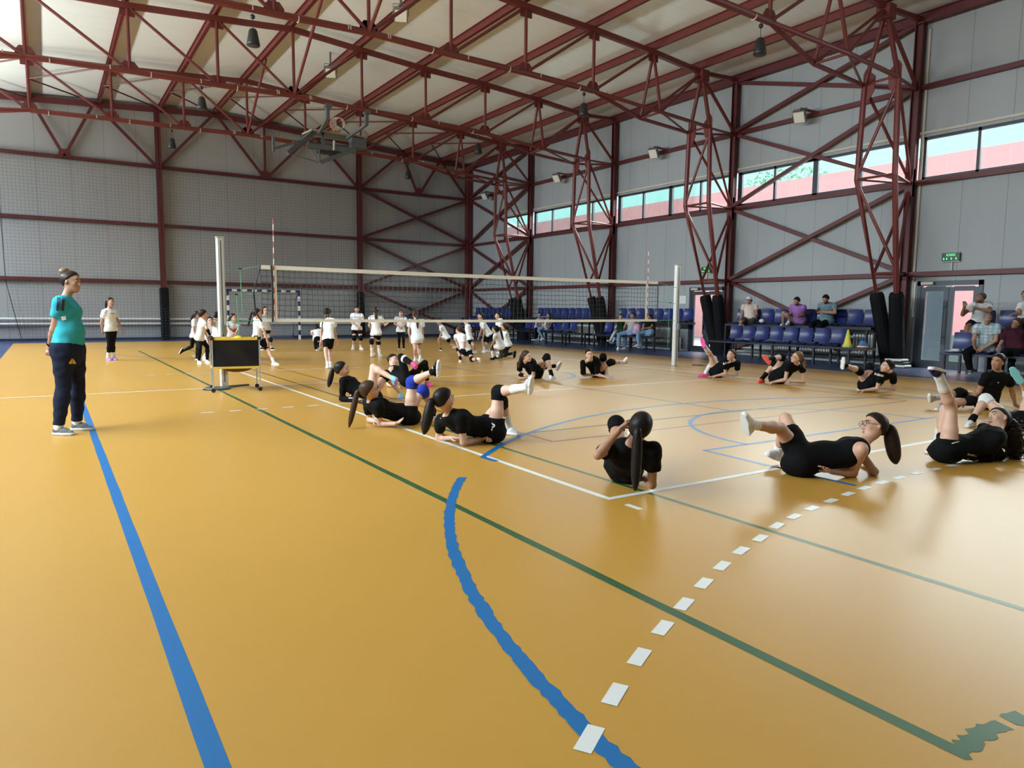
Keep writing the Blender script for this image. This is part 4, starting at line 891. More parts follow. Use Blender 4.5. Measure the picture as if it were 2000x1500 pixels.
    def chain(pts, rs, nm, m=hm, k=.005):
        pts, rs = np.array(pts), np.array(rs); n = len(pts); t = np.linspace(0, n - 1, (n - 1) * 4 + 1)
        def cr(a):
            o = []
            for q in t:
                i = min(int(q), n - 2); w = q - i; p0, p1, p2, p3 = a[max(i - 1, 0)], a[i], a[i + 1], a[min(i + 2, n - 1)]
                o.append(.5 * (2 * p1 + (p2 - p0) * w + (2 * p0 - 5 * p1 + 4 * p2 - p3) * w * w + (3 * p1 - p0 - 3 * p2 + p3) * w ** 3))
            return o
        pts, rs = cr(pts), cr(rs)
        return cloth(nm, [(cap(a, b, ra, rb, k), 0, None) for a, b, ra, rb in zip(pts[:-1], pts[1:], rs[:-1], rs[1:])], m, hh=min(h, .0105))
    L = spec.get('tail', .32); dn = unit(V(0, 0, -1.) - f * spec.get('tailback', .25) + V(spec.get('tailoff', (0, 0, 0))))
    if st in ('pony', 'hipony', 'curly', 'wavy'):
        hi = st == 'hipony'; b0 = HP(0, -.098, .055 if hi else .0); b1 = b0 - f * .045 * hs - V(0, 0, .012) + (u * .01 if hi else 0)
        wd = {'curly': 2.6, 'wavy': 1.5}.get(st, 1.0) * spec.get('tailw', 1.)
        pts = [b0, b1, b1 + dn * L * .25, b1 + dn * L * .55, b1 + dn * L * .82, b1 + dn * L]; chain(pts, [.019, .022 * wd, .030 * wd, .030 * wd, .024 * wd, .008 * wd], 'ponytail')
        cloth('hair_tie', [(cap(b0 - f * .012 - l * .004, b0 - f * .016 + l * .004, .024, None, .01), 0, None)], cmat(spec.get('tie', 'black')), hh=.008)
        if st == 'curly':
            rg = np.random.RandomState(3)
            cloth('curls', [(cap(q, q + rg.normal(size=3) * .014, .013, .009, .004), 0, None) for q in [b1 + dn * L * t + rg.normal(size=3) * (.062 if t > .2 else .045) for t in rg.uniform(.02, 1.1, 240)]], hm, hh=.009)
    elif st == 'bun':
        b = HP(*spec.get('bunpos', (0, -.085, .085))); cloth('hair_bun', [(cap(b, b, .042, None, .015), 0, None), (cap(b + l * .012, b - l * .016 - f * .012, .036, None, .015), 0, None), (cap(b, HP(0, -.06, .05), .03, None, .015), 0, None)], mat('hair_bun_' + spec.get('buncol', hc_), HAIR[spec.get('buncol', hc_)], .45, noise=.5, nscale=25), hh=.009)
    elif st == 'long':
        its = []
        for q in (-1, 0, 1): b = HP(q * .045, -.075, -.02); its.append((cap(b, b - V(0, 0, 1) * L * .9 - f * .03, .04, .022, .03), 0, None))
        cloth('loose_hair', its, hm)
    elif st == 'braids':
        rg = np.random.RandomState(5)
        for i in range(12): b = HP((i - 5.5) * .011, -.098 + .0012 * (i - 5.5) ** 2, -.01); e = b + V(0, 0, -L * rg.uniform(.75, 1.05)) - f * rg.uniform(.02, .07) + l * (i - 5.5) * .016; chain([b, (b + e) / 2 - f * .02, e], [.011, .009, .006], 'braid', hm if i % 3 else mat('hair_braid_pale', (.30, .20, .13), .6))
    # face
    if f @ unit(CAMP - c0) > -.55:
        for q in (-1, 1):
            e = MB().sphere(HP(q * .032, .080, .008), .013 * hs, 10, 7, 0, (1, .6, .46), (l, f, u)).sphere(HP(q * .032, .0875, .008), .0062 * hs, 8, 6, 1, (1, .5, .9), (l, f, u)); obj('eye', e, [EYEW, EYED], root, True)
            obj('eyebrow', MB().tube([HP(q * .014, .094, .030), HP(q * .032, .091, .036), HP(q * .05, .078, .031)], .0035 * hs, 6), hm if hc_ not in ('grey', 'shaved') else mat('hair_dark', HAIR['dark']), root, True)
        obj('lips', MB().sphere(HP(0, .0955, -.062), .02 * hs, 10, 6, 0, (1, .28, .24), (l, f, u)).sphere(HP(0, .094, -.071), .017 * hs, 10, 6, 0, (1, .3, .28), (l, f, u)), mat('lips', (.42, .13, .11), .4), root, True)
    if spec.get('glasses'):
        g = MB()
        for q in (-1, 1):
            cc = HP(q * .033, .104, .006); g.tube([cc + (l * math.cos(a) * .025 + u * math.sin(a) * .02) * hs for a in np.linspace(0, 2 * PI, 17)], .0022, 5); g.tube([HP(q * .058, .102, .01), HP(q * .082, .0, .006)], .0022, 5)
        g.tube([HP(-.01, .106, .012), HP(.01, .106, .012)], .0022, 5); obj('glasses', g, mat('glasses_frame', (.05, .02, .015), .35), root)
    if spec.get('beard'):
        bm = mat('beard_' + spec['beard'], HAIR[spec['beard']], .7); cloth('beard', [(hp_[1], .004, [(HP(0, .02, -.055), unit(u * .85 - f * .5)), (HP(0, .0, 0), -f)]), (hp_[2], .006, None)], bm, hh=.009)
    if spec.get('moustache'): obj('moustache', MB().sphere(HP(0, .102, -.052), .03 * hs, 12, 6, 0, (1, .3, .26), (l, f, u)), mat('moustache', (.05, .04, .035), .7), root, True)
    if spec.get('cap'):
        cm = cmat(spec['cap'][0]); co_ = cloth('cap', [(ell(HP(0, -.012, .035), A, V(.08, .1, .085) * hs, .01), .016, [(HP(0, 0, .04), unit(-u - f * .15))])], cm, hh=.009)
        cloth('cap_brim', [(cap(HP(-.03, .1, .045), HP(.03, .1, .045), .055, None, .01, (u, .16)), 0, None)], cmat(spec['cap'][1]), hh=.008)
    return root, J, C
def lace_mb(O, Am, k):
    m = MB(); m.v = [tuple(np.asarray(O) + np.asarray(v) * k @ Am) for v in SHOE_L.v]; m.f = list(SHOE_L.f); m.m = [0] * len(m.f); return m
# joint positions in metres (head, neck, pelvis, then left/right shoulder, elbow, wrist, knuckles, hip, knee, ankle, ball of foot), gaze, height, build
POSE = {
 'coach': ([[-3.144,5.144,1.633],[-3.21,5.168,1.452],[-3.203,5.095,0.93],[-3.157,5.331,1.378],[-3.257,4.993,1.414],[-3.267,5.504,1.165],[-3.33,5.051,1.127],[-3.361,5.47,0.94],[-3.371,5.229,0.956],[-3.413,5.441,0.81],[-3.397,5.346,0.873],[-3.153,5.17,0.919],[-3.254,5.022,0.927],[-3.132,5.228,0.508],[-3.27,5.039,0.509],[-3.158,5.265,0.1],[-3.334,5.019,0.095],[-2.99,5.141,0.054],[-3.188,4.878,0.03]], [0.808,-0.588,-0.05], 1.71, 1.15),
 'w_standing': ([[-2.013,16.746,1.474],[-2.051,16.754,1.291],[-2.027,16.721,0.802],[-1.922,16.861,1.243],[-2.163,16.641,1.225],[-1.855,16.885,0.98],[-2.232,16.718,0.968],[-1.784,16.805,0.778],[-2.217,16.856,0.783],[-1.742,16.758,0.659],[-2.206,16.939,0.677],[-1.966,16.777,0.803],[-2.088,16.666,0.792],[-2.007,16.748,0.423],[-2.077,16.717,0.42],[-1.989,16.892,0.082],[-2.117,16.854,0.078],[-1.923,16.71,0.041],[-2.064,16.671,0.025]], [0.542,-0.839,-0.051], 1.58, 1),
 'w_run': ([[-0.102,16.059,1.16],[-0.117,16.148,1.037],[-0.167,16.164,0.627],[-0.044,16.269,0.999],[-0.199,16.03,1.005],[-0.033,16.284,0.766],[-0.2,16.028,0.771],[0.032,16.255,0.582],[-0.142,15.988,0.587],[0.07,16.238,0.474],[-0.108,15.964,0.479],[-0.129,16.224,0.625],[-0.206,16.105,0.627],[-0.119,16.016,0.374],[-0.227,16.269,0.346],[-0.141,16.141,0.081],[-0.412,16.499,0.222],[-0.111,15.984,0.024],[-0.504,16.619,0.145]], [0.778,-0.628,0.0], 1.36, 1),
 'w_striped': ([[-0.249,14.334,1.204],[-0.252,14.459,1.091],[-0.306,14.581,0.658],[-0.23,14.62,1.083],[-0.251,14.315,1.014],[-0.203,14.661,0.83],[-0.225,14.1,0.877],[-0.116,14.664,0.631],[-0.136,14.17,0.69],[-0.064,14.665,0.514],[-0.082,14.214,0.583],[-0.283,14.656,0.663],[-0.332,14.508,0.646],[-0.343,14.428,0.39],[-0.127,14.693,0.417],[-0.341,14.595,0.08],[-0.158,14.584,0.08],[-0.312,14.421,0.013],[-0.122,14.411,0.015]], [0.962,-0.253,-0.105], 1.5, 1),
 'w_small_behind': ([[0.106,15.492,1.02],[0.141,15.619,0.958],[0.133,15.85,0.64],[0.277,15.64,0.931],[0.005,15.641,0.936],[0.303,15.68,0.712],[0.026,15.673,0.716],[0.328,15.65,0.528],[0.048,15.637,0.532],[0.343,15.633,0.42],[0.061,15.617,0.424],[0.201,15.849,0.636],[0.065,15.853,0.641],[0.144,15.787,0.335],[0.121,15.776,0.344],[0.013,15.687,0.077],[-0.019,15.836,0.08],[0.025,15.526,0.064],[-0.031,15.682,0.03]], [-0.02,-1.0,0.0], 1.3, 1),
 'w_by_post': ([[0.291,15.524,1.15],[0.281,15.599,1.016],[0.266,15.577,0.594],[0.16,15.678,0.978],[0.402,15.52,0.977],[0.168,15.69,0.741],[0.41,15.532,0.741],[0.202,15.741,0.55],[0.443,15.583,0.55],[0.221,15.77,0.438],[0.462,15.612,0.438],[0.206,15.616,0.593],[0.327,15.538,0.593],[0.294,15.57,0.278],[0.409,15.52,0.273],[0.217,15.813,0.078],[0.289,15.749,0.079],[0.339,15.934,0.07],[0.406,15.874,0.061]], [0.94,0.341,0.0], 1.38, 1),
 'w_hands_front': ([[0.61,15.201,1.105],[0.604,15.312,0.997],[0.581,15.262,0.581],[0.748,15.317,0.957],[0.459,15.324,0.966],[0.698,15.147,0.8],[0.484,15.155,0.802],[0.597,14.996,0.719],[0.563,14.991,0.72],[0.538,14.907,0.671],[0.61,14.895,0.672],[0.654,15.258,0.58],[0.509,15.266,0.581],[0.802,15.166,0.299],[0.341,15.213,0.301],[0.633,15.337,0.082],[0.548,15.327,0.079],[0.594,15.177,0.028],[0.565,15.163,0.029]], [0.543,-0.84,0.0], 1.38, 1),
 'w_walk': ([[0.776,13.418,1.243],[0.8,13.523,1.11],[0.811,13.643,0.667],[0.807,13.689,1.098],[0.86,13.385,1.032],[0.834,13.73,0.842],[0.937,13.424,0.784],[0.921,13.725,0.639],[0.999,13.439,0.573],[0.972,13.723,0.521],[1.035,13.448,0.449],[0.85,13.712,0.669],[0.772,13.574,0.657],[1.057,13.63,0.376],[0.801,13.788,0.363],[1.132,13.446,0.08],[0.77,14.027,0.101],[1.235,13.292,0.037],[0.942,13.985,0.031]], [0.931,-0.362,-0.051], 1.52, 1),
 'w_grey': ([[2.523,19.667,1.3],[2.503,19.671,1.129],[2.537,19.642,0.666],[2.651,19.723,1.083],[2.358,19.617,1.078],[2.68,19.774,0.832],[2.377,19.654,0.823],[2.729,19.746,0.622],[2.421,19.617,0.613],[2.759,19.731,0.499],[2.447,19.597,0.49],[2.608,19.674,0.662],[2.466,19.61,0.665],[2.457,19.671,0.331],[2.635,19.53,0.355],[2.401,19.909,0.078],[2.705,19.737,0.079],[2.469,19.743,0.026],[2.786,19.577,0.027]], [0.42,-0.908,0.0], 1.5, 1),
 'w_bent': ([[3.981,18.963,0.744],[3.936,18.86,0.654],[3.843,18.551,0.434],[3.807,18.902,0.621],[4.048,18.778,0.644],[3.709,18.708,0.569],[4.068,18.808,0.423],[3.792,18.61,0.432],[4.106,18.867,0.248],[3.844,18.555,0.352],[4.129,18.901,0.146],[3.785,18.586,0.429],[3.899,18.512,0.437],[3.786,18.568,0.118],[3.944,18.766,0.263],[3.928,18.836,0.078],[4.014,18.994,0.074],[4.033,18.958,0.067],[4.121,19.113,0.099]], [0.478,0.732,-0.486], 1.3, 1),
 'w_braids': ([[2.126,12.4,1.268],[2.106,12.313,1.126],[2.049,12.156,0.701],[2.027,12.444,1.073],[2.193,12.182,1.087],[1.99,12.478,0.818],[2.231,12.24,0.839],[1.973,12.478,0.595],[2.299,12.309,0.644],[1.964,12.48,0.468],[2.34,12.35,0.53],[2.007,12.223,0.707],[2.088,12.087,0.694],[1.947,12.064,0.393],[2.1,12.234,0.371],[1.925,11.879,0.095],[2.048,12.046,0.072],[1.944,12.041,0.005],[2.084,12.208,-0.011]], [0.665,0.747,0.0], 1.5, 1),
 'w_capboy': ([[5.264,18.787,1.335],[5.301,18.889,1.198],[5.298,18.896,0.72],[5.413,18.771,1.157],[5.192,19.009,1.153],[5.423,18.573,0.977],[5.12,18.878,0.929],[5.318,18.614,0.774],[5.238,18.742,0.791],[5.257,18.637,0.658],[5.305,18.661,0.71],[5.368,18.852,0.723],[5.23,18.94,0.717],[5.35,18.666,0.398],[5.154,18.759,0.398],[5.405,18.838,0.079],[5.183,18.936,0.08],[5.432,18.652,0.028],[5.071,18.786,0.027]], [-0.335,-0.89,-0.309], 1.56, 1),
 'w_curlback': ([[4.396,15.078,1.318],[4.38,14.996,1.167],[4.431,15.109,0.713],[4.268,15.108,1.12],[4.489,14.879,1.12],[4.283,15.251,0.899],[4.638,14.958,0.916],[4.399,15.408,0.793],[4.623,14.743,0.971],[4.468,15.5,0.729],[4.615,14.616,1.004],[4.386,15.176,0.708],[4.479,15.044,0.715],[4.228,14.957,0.459],[4.547,15.23,0.405],[4.282,15.057,0.11],[4.514,15.08,0.076],[4.419,15.19,0.096],[4.652,15.204,0.028]], [0.269,0.962,0.05], 1.54, 1),
 'w_frontgirl': ([[6.763,18.593,1.227],[6.794,18.679,1.091],[6.791,18.676,0.645],[6.934,18.609,1.062],[6.654,18.747,1.061],[6.901,18.432,0.888],[6.539,18.614,0.881],[6.729,18.436,0.766],[6.695,18.521,0.757],[6.627,18.438,0.695],[6.782,18.467,0.686],[6.854,18.633,0.65],[6.727,18.719,0.649],[6.788,18.438,0.366],[6.667,18.528,0.362],[6.863,18.595,0.073],[6.748,18.708,0.082],[6.763,18.45,0.027],[6.648,18.566,0.027]], [-0.459,-0.883,-0.099], 1.46, 1),
 'w_longhair': ([[4.799,13.323,1.237],[4.794,13.256,1.083],[4.804,13.223,0.623],[4.661,13.344,1.049],[4.923,13.162,1.054],[4.635,13.376,0.793],[4.948,13.201,0.8],[4.704,13.442,0.597],[5.011,13.257,0.6],[4.744,13.481,0.483],[5.048,13.289,0.482],[4.746,13.276,0.629],[4.862,13.17,0.627],[4.676,13.074,0.335],[4.911,13.346,0.315],[4.777,13.266,0.061],[4.829,13.089,0.09],[4.932,13.37,0.074],[4.985,13.172,0.028]], [0.16,0.987,0.0], 1.5, 1),
 'w_lungeboy': ([[7.585,17.325,0.975],[7.649,17.327,0.83],[7.844,17.288,0.448],[7.592,17.198,0.767],[7.714,17.465,0.809],[7.662,17.333,0.575],[7.728,17.486,0.566],[7.653,17.449,0.406],[7.668,17.524,0.373],[7.646,17.516,0.306],[7.634,17.547,0.26],[7.828,17.215,0.442],[7.862,17.36,0.449],[8.017,17.387,0.217],[7.538,17.271,0.394],[8.105,17.073,0.147],[7.634,17.333,0.081],[7.936,17.07,0.092],[7.589,17.171,0.024]], [-0.922,0.243,-0.302], 1.42, 1),
 'w_kneel': ([[5.598,12.379,0.848],[5.56,12.256,0.74],[5.724,12.224,0.324],[5.526,12.403,0.678],[5.6,12.106,0.689],[5.643,12.575,0.525],[5.628,12.149,0.436],[5.583,12.398,0.414],[5.636,12.236,0.237],[5.547,12.294,0.348],[5.641,12.287,0.12],[5.647,12.211,0.314],[5.801,12.236,0.335],[5.693,12.566,0.329],[5.764,11.971,0.097],[5.611,12.317,0.09],[5.734,11.623,0.136],[5.684,12.464,0.004],[5.875,11.692,0.033]], [-0.041,0.999,0.0], 1.5, 1),
 'w_bendback': ([[7.805,15.871,1.003],[7.777,15.769,0.886],[7.824,15.71,0.47],[7.738,15.626,0.862],[7.823,15.905,0.843],[7.878,15.709,0.685],[7.839,15.929,0.604],[7.869,15.87,0.562],[7.782,15.969,0.413],[7.862,15.963,0.489],[7.749,15.993,0.301],[7.805,15.64,0.47],[7.844,15.781,0.466],[7.771,15.646,0.136],[7.844,15.51,0.266],[7.992,15.884,0.084],[8.035,15.702,0.079],[7.846,15.967,0.034],[7.884,15.776,0.029]], [-0.821,0.537,-0.196], 1.4, 1),
 'w_tallboy': ([[8.255,15.766,1.16],[8.277,15.722,0.996],[8.512,15.644,0.599],[8.254,15.571,0.927],[8.349,15.87,0.97],[8.324,15.639,0.683],[8.395,15.941,0.723],[8.311,15.691,0.467],[8.353,16.013,0.519],[8.305,15.723,0.342],[8.329,16.056,0.399],[8.511,15.565,0.588],[8.519,15.723,0.601],[8.379,15.845,0.397],[8.368,15.592,0.294],[8.347,15.669,0.087],[8.576,15.782,0.077],[8.354,15.837,0.001],[8.411,15.863,0.028]], [-0.982,0.159,-0.101], 1.52, 1),
 'w_standback': ([[8.581,15.235,1.188],[8.555,15.127,1.062],[8.559,14.996,0.631],[8.529,14.968,1.056],[8.582,15.272,0.999],[8.519,14.953,0.799],[8.584,15.275,0.742],[8.442,14.965,0.596],[8.513,15.297,0.537],[8.396,14.972,0.477],[8.471,15.31,0.418],[8.547,14.919,0.634],[8.572,15.073,0.623],[8.499,14.855,0.283],[8.495,14.838,0.362],[8.625,15.112,0.078],[8.626,15.006,0.081],[8.45,15.16,0.029],[8.452,15.052,0.029]], [-0.928,0.372,0.0], 1.5, 1),
 'w_lunge': ([[6.793,12.492,0.851],[6.886,12.589,0.764],[7.064,12.658,0.385],[6.79,12.492,0.699],[7.001,12.689,0.775],[6.849,12.664,0.535],[7.038,12.746,0.54],[6.878,12.824,0.409],[7.012,12.831,0.355],[6.895,12.917,0.335],[6.997,12.881,0.246],[7.01,12.607,0.377],[7.12,12.706,0.392],[6.949,12.941,0.367],[7.181,12.805,0.074],[6.89,12.773,0.082],[7.251,13.13,0.074],[6.907,12.932,0.008],[7.102,13.215,0.031]], [-0.713,0.701,0.0], 1.42, 1),
 'w_kneelback': ([[7.686,13.462,0.876],[7.767,13.551,0.772],[7.929,13.62,0.385],[7.732,13.414,0.716],[7.829,13.691,0.768],[7.828,13.587,0.572],[7.898,13.797,0.559],[7.871,13.752,0.456],[7.883,13.897,0.38],[7.896,13.849,0.389],[7.875,13.957,0.275],[7.909,13.548,0.379],[7.952,13.691,0.385],[7.868,13.881,0.338],[7.838,13.593,0.078],[7.864,13.687,0.061],[7.904,13.27,0.136],[7.699,13.743,0.028],[7.871,13.167,-0.008]], [-0.887,0.461,0.0], 1.42, 1),
 'b_longsleeve': ([[0.227,6.19,0.489],[0.284,6.279,0.345],[0.616,6.001,0.113],[0.406,6.397,0.306],[0.217,6.122,0.317],[0.479,6.454,0.046],[0.227,6.205,0.05],[0.413,6.231,0.042],[0.338,6.003,0.045],[0.374,6.1,0.039],[0.362,5.87,0.063],[0.645,6.076,0.09],[0.587,5.927,0.139],[0.884,6.101,0.387],[0.627,5.966,0.522],[1.113,6.076,0.091],[0.807,5.673,0.369],[1.192,6.242,0.018],[0.915,5.766,0.229]], [0.836,-0.546,0.051], 1.6, 1),
 'b_leggings': ([[1.861,8.081,0.447],[1.809,7.954,0.331],[1.868,7.504,0.148],[1.979,7.997,0.304],[1.712,7.817,0.313],[1.862,7.91,0.071],[1.637,7.775,0.048],[2.009,7.734,0.04],[1.658,7.544,0.034],[2.095,7.63,0.025],[1.672,7.409,0.026],[1.927,7.564,0.16],[1.828,7.427,0.162],[2.199,7.457,0.429],[1.761,7.499,0.552],[2.313,7.593,0.097],[1.824,7.144,0.445],[2.316,7.405,0.028],[1.962,7.252,0.348]], [0.464,-0.881,0.097], 1.6, 1),
 'b_bluepads': ([[-0.323,3.745,0.452],[-0.266,3.861,0.319],[0.187,3.83,0.123],[-0.233,4.026,0.266],[-0.242,3.689,0.282],[-0.16,4.172,0.04],[-0.171,3.818,0.043],[-0.167,3.939,0.05],[-0.054,3.619,0.057],[-0.171,3.802,0.055],[-0.046,3.506,0.135],[0.191,3.914,0.118],[0.184,3.746,0.128],[0.466,3.979,0.381],[0.219,3.765,0.519],[0.676,4.129,0.102],[0.343,3.437,0.668],[0.758,4.285,0.009],[0.351,3.283,0.8]], [0.884,-0.456,0.102], 1.62, 1),
 'b_letter_shorts': ([[-0.114,2.315,0.492],[-0.027,2.376,0.338],[0.434,2.345,0.134],[-0.035,2.534,0.247],[0.023,2.201,0.315],[0.03,2.713,0.035],[0.087,2.281,0.046],[0.081,2.483,0.061],[0.327,2.309,0.052],[0.11,2.346,0.076],[0.337,2.176,0.099],[0.417,2.431,0.133],[0.45,2.26,0.136],[0.694,2.534,0.398],[0.504,2.284,0.534],[0.887,2.668,0.087],[0.59,1.913,0.615],[0.907,2.465,0.047],[0.575,1.744,0.734]], [0.996,-0.047,0.081], 1.66, 1),
 'b_backview': ([[0.217,-0.131,0.536],[0.244,-0.021,0.394],[0.479,0.315,0.131],[0.15,0.123,0.341],[0.38,-0.107,0.343],[-0.083,-0.02,0.343],[0.427,-0.056,0.065],[0.097,-0.044,0.517],[0.553,0.141,0.05],[0.221,0.011,0.544],[0.627,0.257,0.041],[0.483,0.39,0.18],[0.48,0.248,0.081],[0.682,0.653,0.416],[0.709,0.484,0.259],[0.901,0.841,0.146],[0.997,0.705,0.357],[0.989,1.02,0.174],[1.04,0.879,0.262]], [0.774,0.633,0.0], 1.62, 1),
 'b_glasses': ([[2.461,-0.609,0.428],[2.326,-0.605,0.299],[1.958,-0.303,0.135],[2.165,-0.684,0.27],[2.419,-0.453,0.261],[2.27,-0.56,0.034],[2.478,-0.623,0.037],[2.042,-0.509,0.064],[2.667,-0.476,0.032],[1.915,-0.511,0.125],[2.778,-0.389,0.029],[1.888,-0.326,0.18],[2.022,-0.261,0.094],[2.017,-0.059,0.457],[1.789,-0.175,0.406],[2.148,0.093,0.114],[1.404,-0.185,0.468],[1.941,0.091,0.098],[1.227,-0.214,0.571]], [-0.857,0.5,0.121], 1.66, 1.15),
 'b_curly': ([[4.182,-0.843,0.391],[4.041,-0.908,0.288],[3.63,-0.67,0.132],[3.878,-0.976,0.264],[4.124,-0.747,0.284],[3.976,-0.856,0.033],[4.143,-0.902,0.05],[3.78,-0.729,0.059],[3.93,-0.799,0.039],[3.65,-0.696,0.097],[3.804,-0.739,0.033],[3.55,-0.704,0.122],[3.698,-0.618,0.143],[3.59,-0.686,0.516],[3.906,-0.488,0.456],[3.35,-0.677,0.817],[4.038,-0.377,0.106],[3.182,-0.675,0.935],[3.836,-0.353,0.076]], [-0.847,0.428,0.314], 1.64, 1),
 'b_upright': ([[7.855,0.722,0.718],[7.948,0.75,0.565],[8.074,0.93,0.129],[8.083,0.659,0.496],[7.804,0.834,0.509],[8.263,0.677,0.284],[7.878,0.947,0.266],[8.413,0.69,0.104],[7.744,1.062,0.112],[8.527,0.683,0.028],[7.664,1.132,0.025],[8.098,0.859,0.091],[8.048,1.006,0.157],[7.732,0.982,0.146],[7.688,1.116,0.251],[7.442,1.22,0.056],[7.383,1.325,0.162],[7.242,1.228,0.028],[7.191,1.321,0.225]], [-0.989,0.138,-0.053], 1.62, 1),
 'b_whitepad': ([[6.964,-0.175,0.273],[6.819,-0.258,0.195],[6.347,-0.154,0.111],[6.745,-0.414,0.22],[6.812,-0.083,0.188],[6.957,-0.357,0.05],[6.89,0.145,0.05],[6.746,-0.256,0.039],[6.672,0.231,0.039],[6.622,-0.196,0.033],[6.544,0.281,0.033],[6.332,-0.237,0.12],[6.36,-0.07,0.104],[6.523,-0.202,0.459],[6.443,0.242,0.325],[6.196,-0.187,0.652],[6.144,0.244,0.092],[6.028,-0.172,0.763],[5.95,0.232,0.034]], [-0.969,0.058,0.241], 1.62, 1),
 'b_edge': ([[7.922,-0.303,0.327],[7.764,-0.334,0.243],[7.292,-0.286,0.124],[7.697,-0.494,0.264],[7.748,-0.16,0.234],[7.872,-0.466,0.05],[7.831,0.03,0.05],[7.659,-0.369,0.039],[7.61,0.106,0.039],[7.534,-0.312,0.033],[7.48,0.151,0.033],[7.273,-0.367,0.139],[7.308,-0.204,0.107],[6.926,-0.269,0.286],[7.054,-0.16,0.397],[6.608,-0.296,0.074],[6.776,-0.095,0.147],[6.424,-0.221,0.107],[6.584,-0.11,0.208]], [-0.969,0.058,0.241], 1.62, 1),
 'b_brownhair': ([[4.504,7.627,0.477],[4.557,7.758,0.362],[4.94,7.9,0.115],[4.671,7.64,0.319],[4.541,7.924,0.296],[4.742,7.73,0.07],[4.627,8.068,0.074],[4.515,7.702,0.04],[4.614,7.836,0.079],[4.38,7.688,0.025],[4.607,7.7,0.082],[4.973,7.955,0.166],[4.915,7.834,0.074],[5.045,7.7,0.444],[5.213,8.006,0.242],[5.058,7.552,0.098],[5.235,7.631,0.25],[5.222,7.629,0.016],[5.233,7.456,0.349]], [0.31,-0.945,-0.104], 1.6, 1),
 'b_camera_face': ([[5.719,7.173,0.499],[5.824,7.27,0.392],[6.184,7.441,0.113],[5.984,7.246,0.357],[5.695,7.348,0.334],[5.999,7.269,0.084],[5.774,7.428,0.078],[6.085,7.058,0.042],[6.004,7.427,0.054],[6.137,6.934,0.025],[6.139,7.421,0.04],[6.268,7.451,0.096],[6.101,7.436,0.125],[6.188,7.303,0.443],[6.28,7.165,0.334],[6.317,7.34,0.095],[6.654,7.188,0.319],[6.496,7.341,0.01],[6.627,7.026,0.433]], [-0.504,-0.862,-0.05], 1.6, 1),
 'b_pinkshoes': ([[8.366,5.837,0.502],[8.494,5.904,0.386],[8.486,6.305,0.114],[8.66,5.899,0.317],[8.35,5.994,0.345],[8.75,5.994,0.068],[8.468,6.041,0.098],[8.522,6.05,0.057],[8.265,6.147,0.047],[8.388,6.082,0.05],[8.145,6.21,0.025],[8.448,6.235,0.087],[8.52,6.375,0.142],[8.562,6.441,0.395],[8.302,6.311,0.458],[8.321,6.446,0.101],[7.999,6.229,0.675],[8.153,6.532,0.017],[7.954,6.301,0.875]], [-0.99,-0.135,0.05], 1.62, 1),
 'b_orangeshoes': ([[8.437,4.355,0.543],[8.548,4.423,0.411],[8.513,4.816,0.116],[8.716,4.423,0.343],[8.395,4.508,0.367],[8.779,4.411,0.061],[8.444,4.581,0.1],[8.546,4.455,0.07],[8.263,4.726,0.048],[8.409,4.483,0.075],[8.157,4.813,0.025],[8.481,4.74,0.089],[8.546,4.889,0.145],[8.621,4.976,0.369],[8.618,4.803,0.525],[8.367,5.052,0.087],[8.236,4.815,0.476],[8.175,5.021,0.02],[8.048,4.847,0.552]], [-0.927,0.361,0.102], 1.64, 1),
 'b_bun': ([[8.695,2.767,0.48],[8.843,2.8,0.375],[8.848,3.189,0.11],[9.008,2.825,0.306],[8.692,2.867,0.331],[9.136,2.864,0.063],[8.739,2.94,0.07],[8.918,2.944,0.072],[8.548,3.067,0.04],[8.79,2.99,0.077],[8.436,3.143,0.025],[8.785,3.142,0.081],[8.903,3.236,0.144],[8.894,3.185,0.445],[8.601,3.211,0.38],[8.955,3.308,0.095],[8.242,3.255,0.481],[8.769,3.321,0.019],[8.107,3.233,0.627]], [-0.884,0.456,0.102], 1.6, 1),
 's_cap': ([[14.826,10.605,1.734],[14.932,10.644,1.584],[14.702,10.435,1.165],[14.983,10.466,1.567],[14.799,10.772,1.563],[14.863,10.334,1.332],[14.639,10.693,1.327],[14.977,10.398,1.119],[14.471,10.614,1.161],[15.043,10.435,0.995],[14.373,10.57,1.062],[14.715,10.346,1.176],[14.684,10.523,1.156],[14.991,10.628,1.078],[14.288,10.439,1.084],[14.589,10.632,0.995],[14.451,10.503,0.719],[14.45,10.469,0.979],[14.281,10.418,0.618]], [-0.935,-0.34,-0.1], 1.72, 1),
 's_purple': ([[14.375,8.613,1.703],[14.521,8.675,1.59],[14.812,8.784,1.166],[14.566,8.502,1.541],[14.519,8.858,1.558],[14.769,8.611,1.349],[14.688,8.983,1.345],[14.529,8.578,1.283],[14.452,8.9,1.311],[14.387,8.564,1.242],[14.313,8.853,1.291],[14.835,8.696,1.172],[14.79,8.874,1.154],[14.813,9.049,1.395],[14.549,9.147,1.372],[14.562,8.984,1.079],[14.744,9.277,1.038],[14.365,8.916,1.015],[14.538,9.225,0.99]], [-0.864,-0.036,-0.503], 1.74, 1),
 's_plaid': ([[14.469,7.78,1.757],[14.621,7.816,1.636],[14.836,7.947,1.166],[14.707,7.65,1.595],[14.589,7.996,1.596],[14.531,7.515,1.39],[14.744,8.15,1.385],[14.404,7.744,1.402],[14.532,8.011,1.417],[14.336,7.877,1.409],[14.407,7.931,1.436],[14.864,7.859,1.169],[14.813,8.035,1.155],[14.465,7.909,1.038],[14.409,8.12,1.065],[14.462,7.961,0.628],[14.457,8.126,0.654],[14.26,7.897,0.57],[14.258,8.06,0.587]], [-0.788,-0.092,-0.609], 1.76, 1),
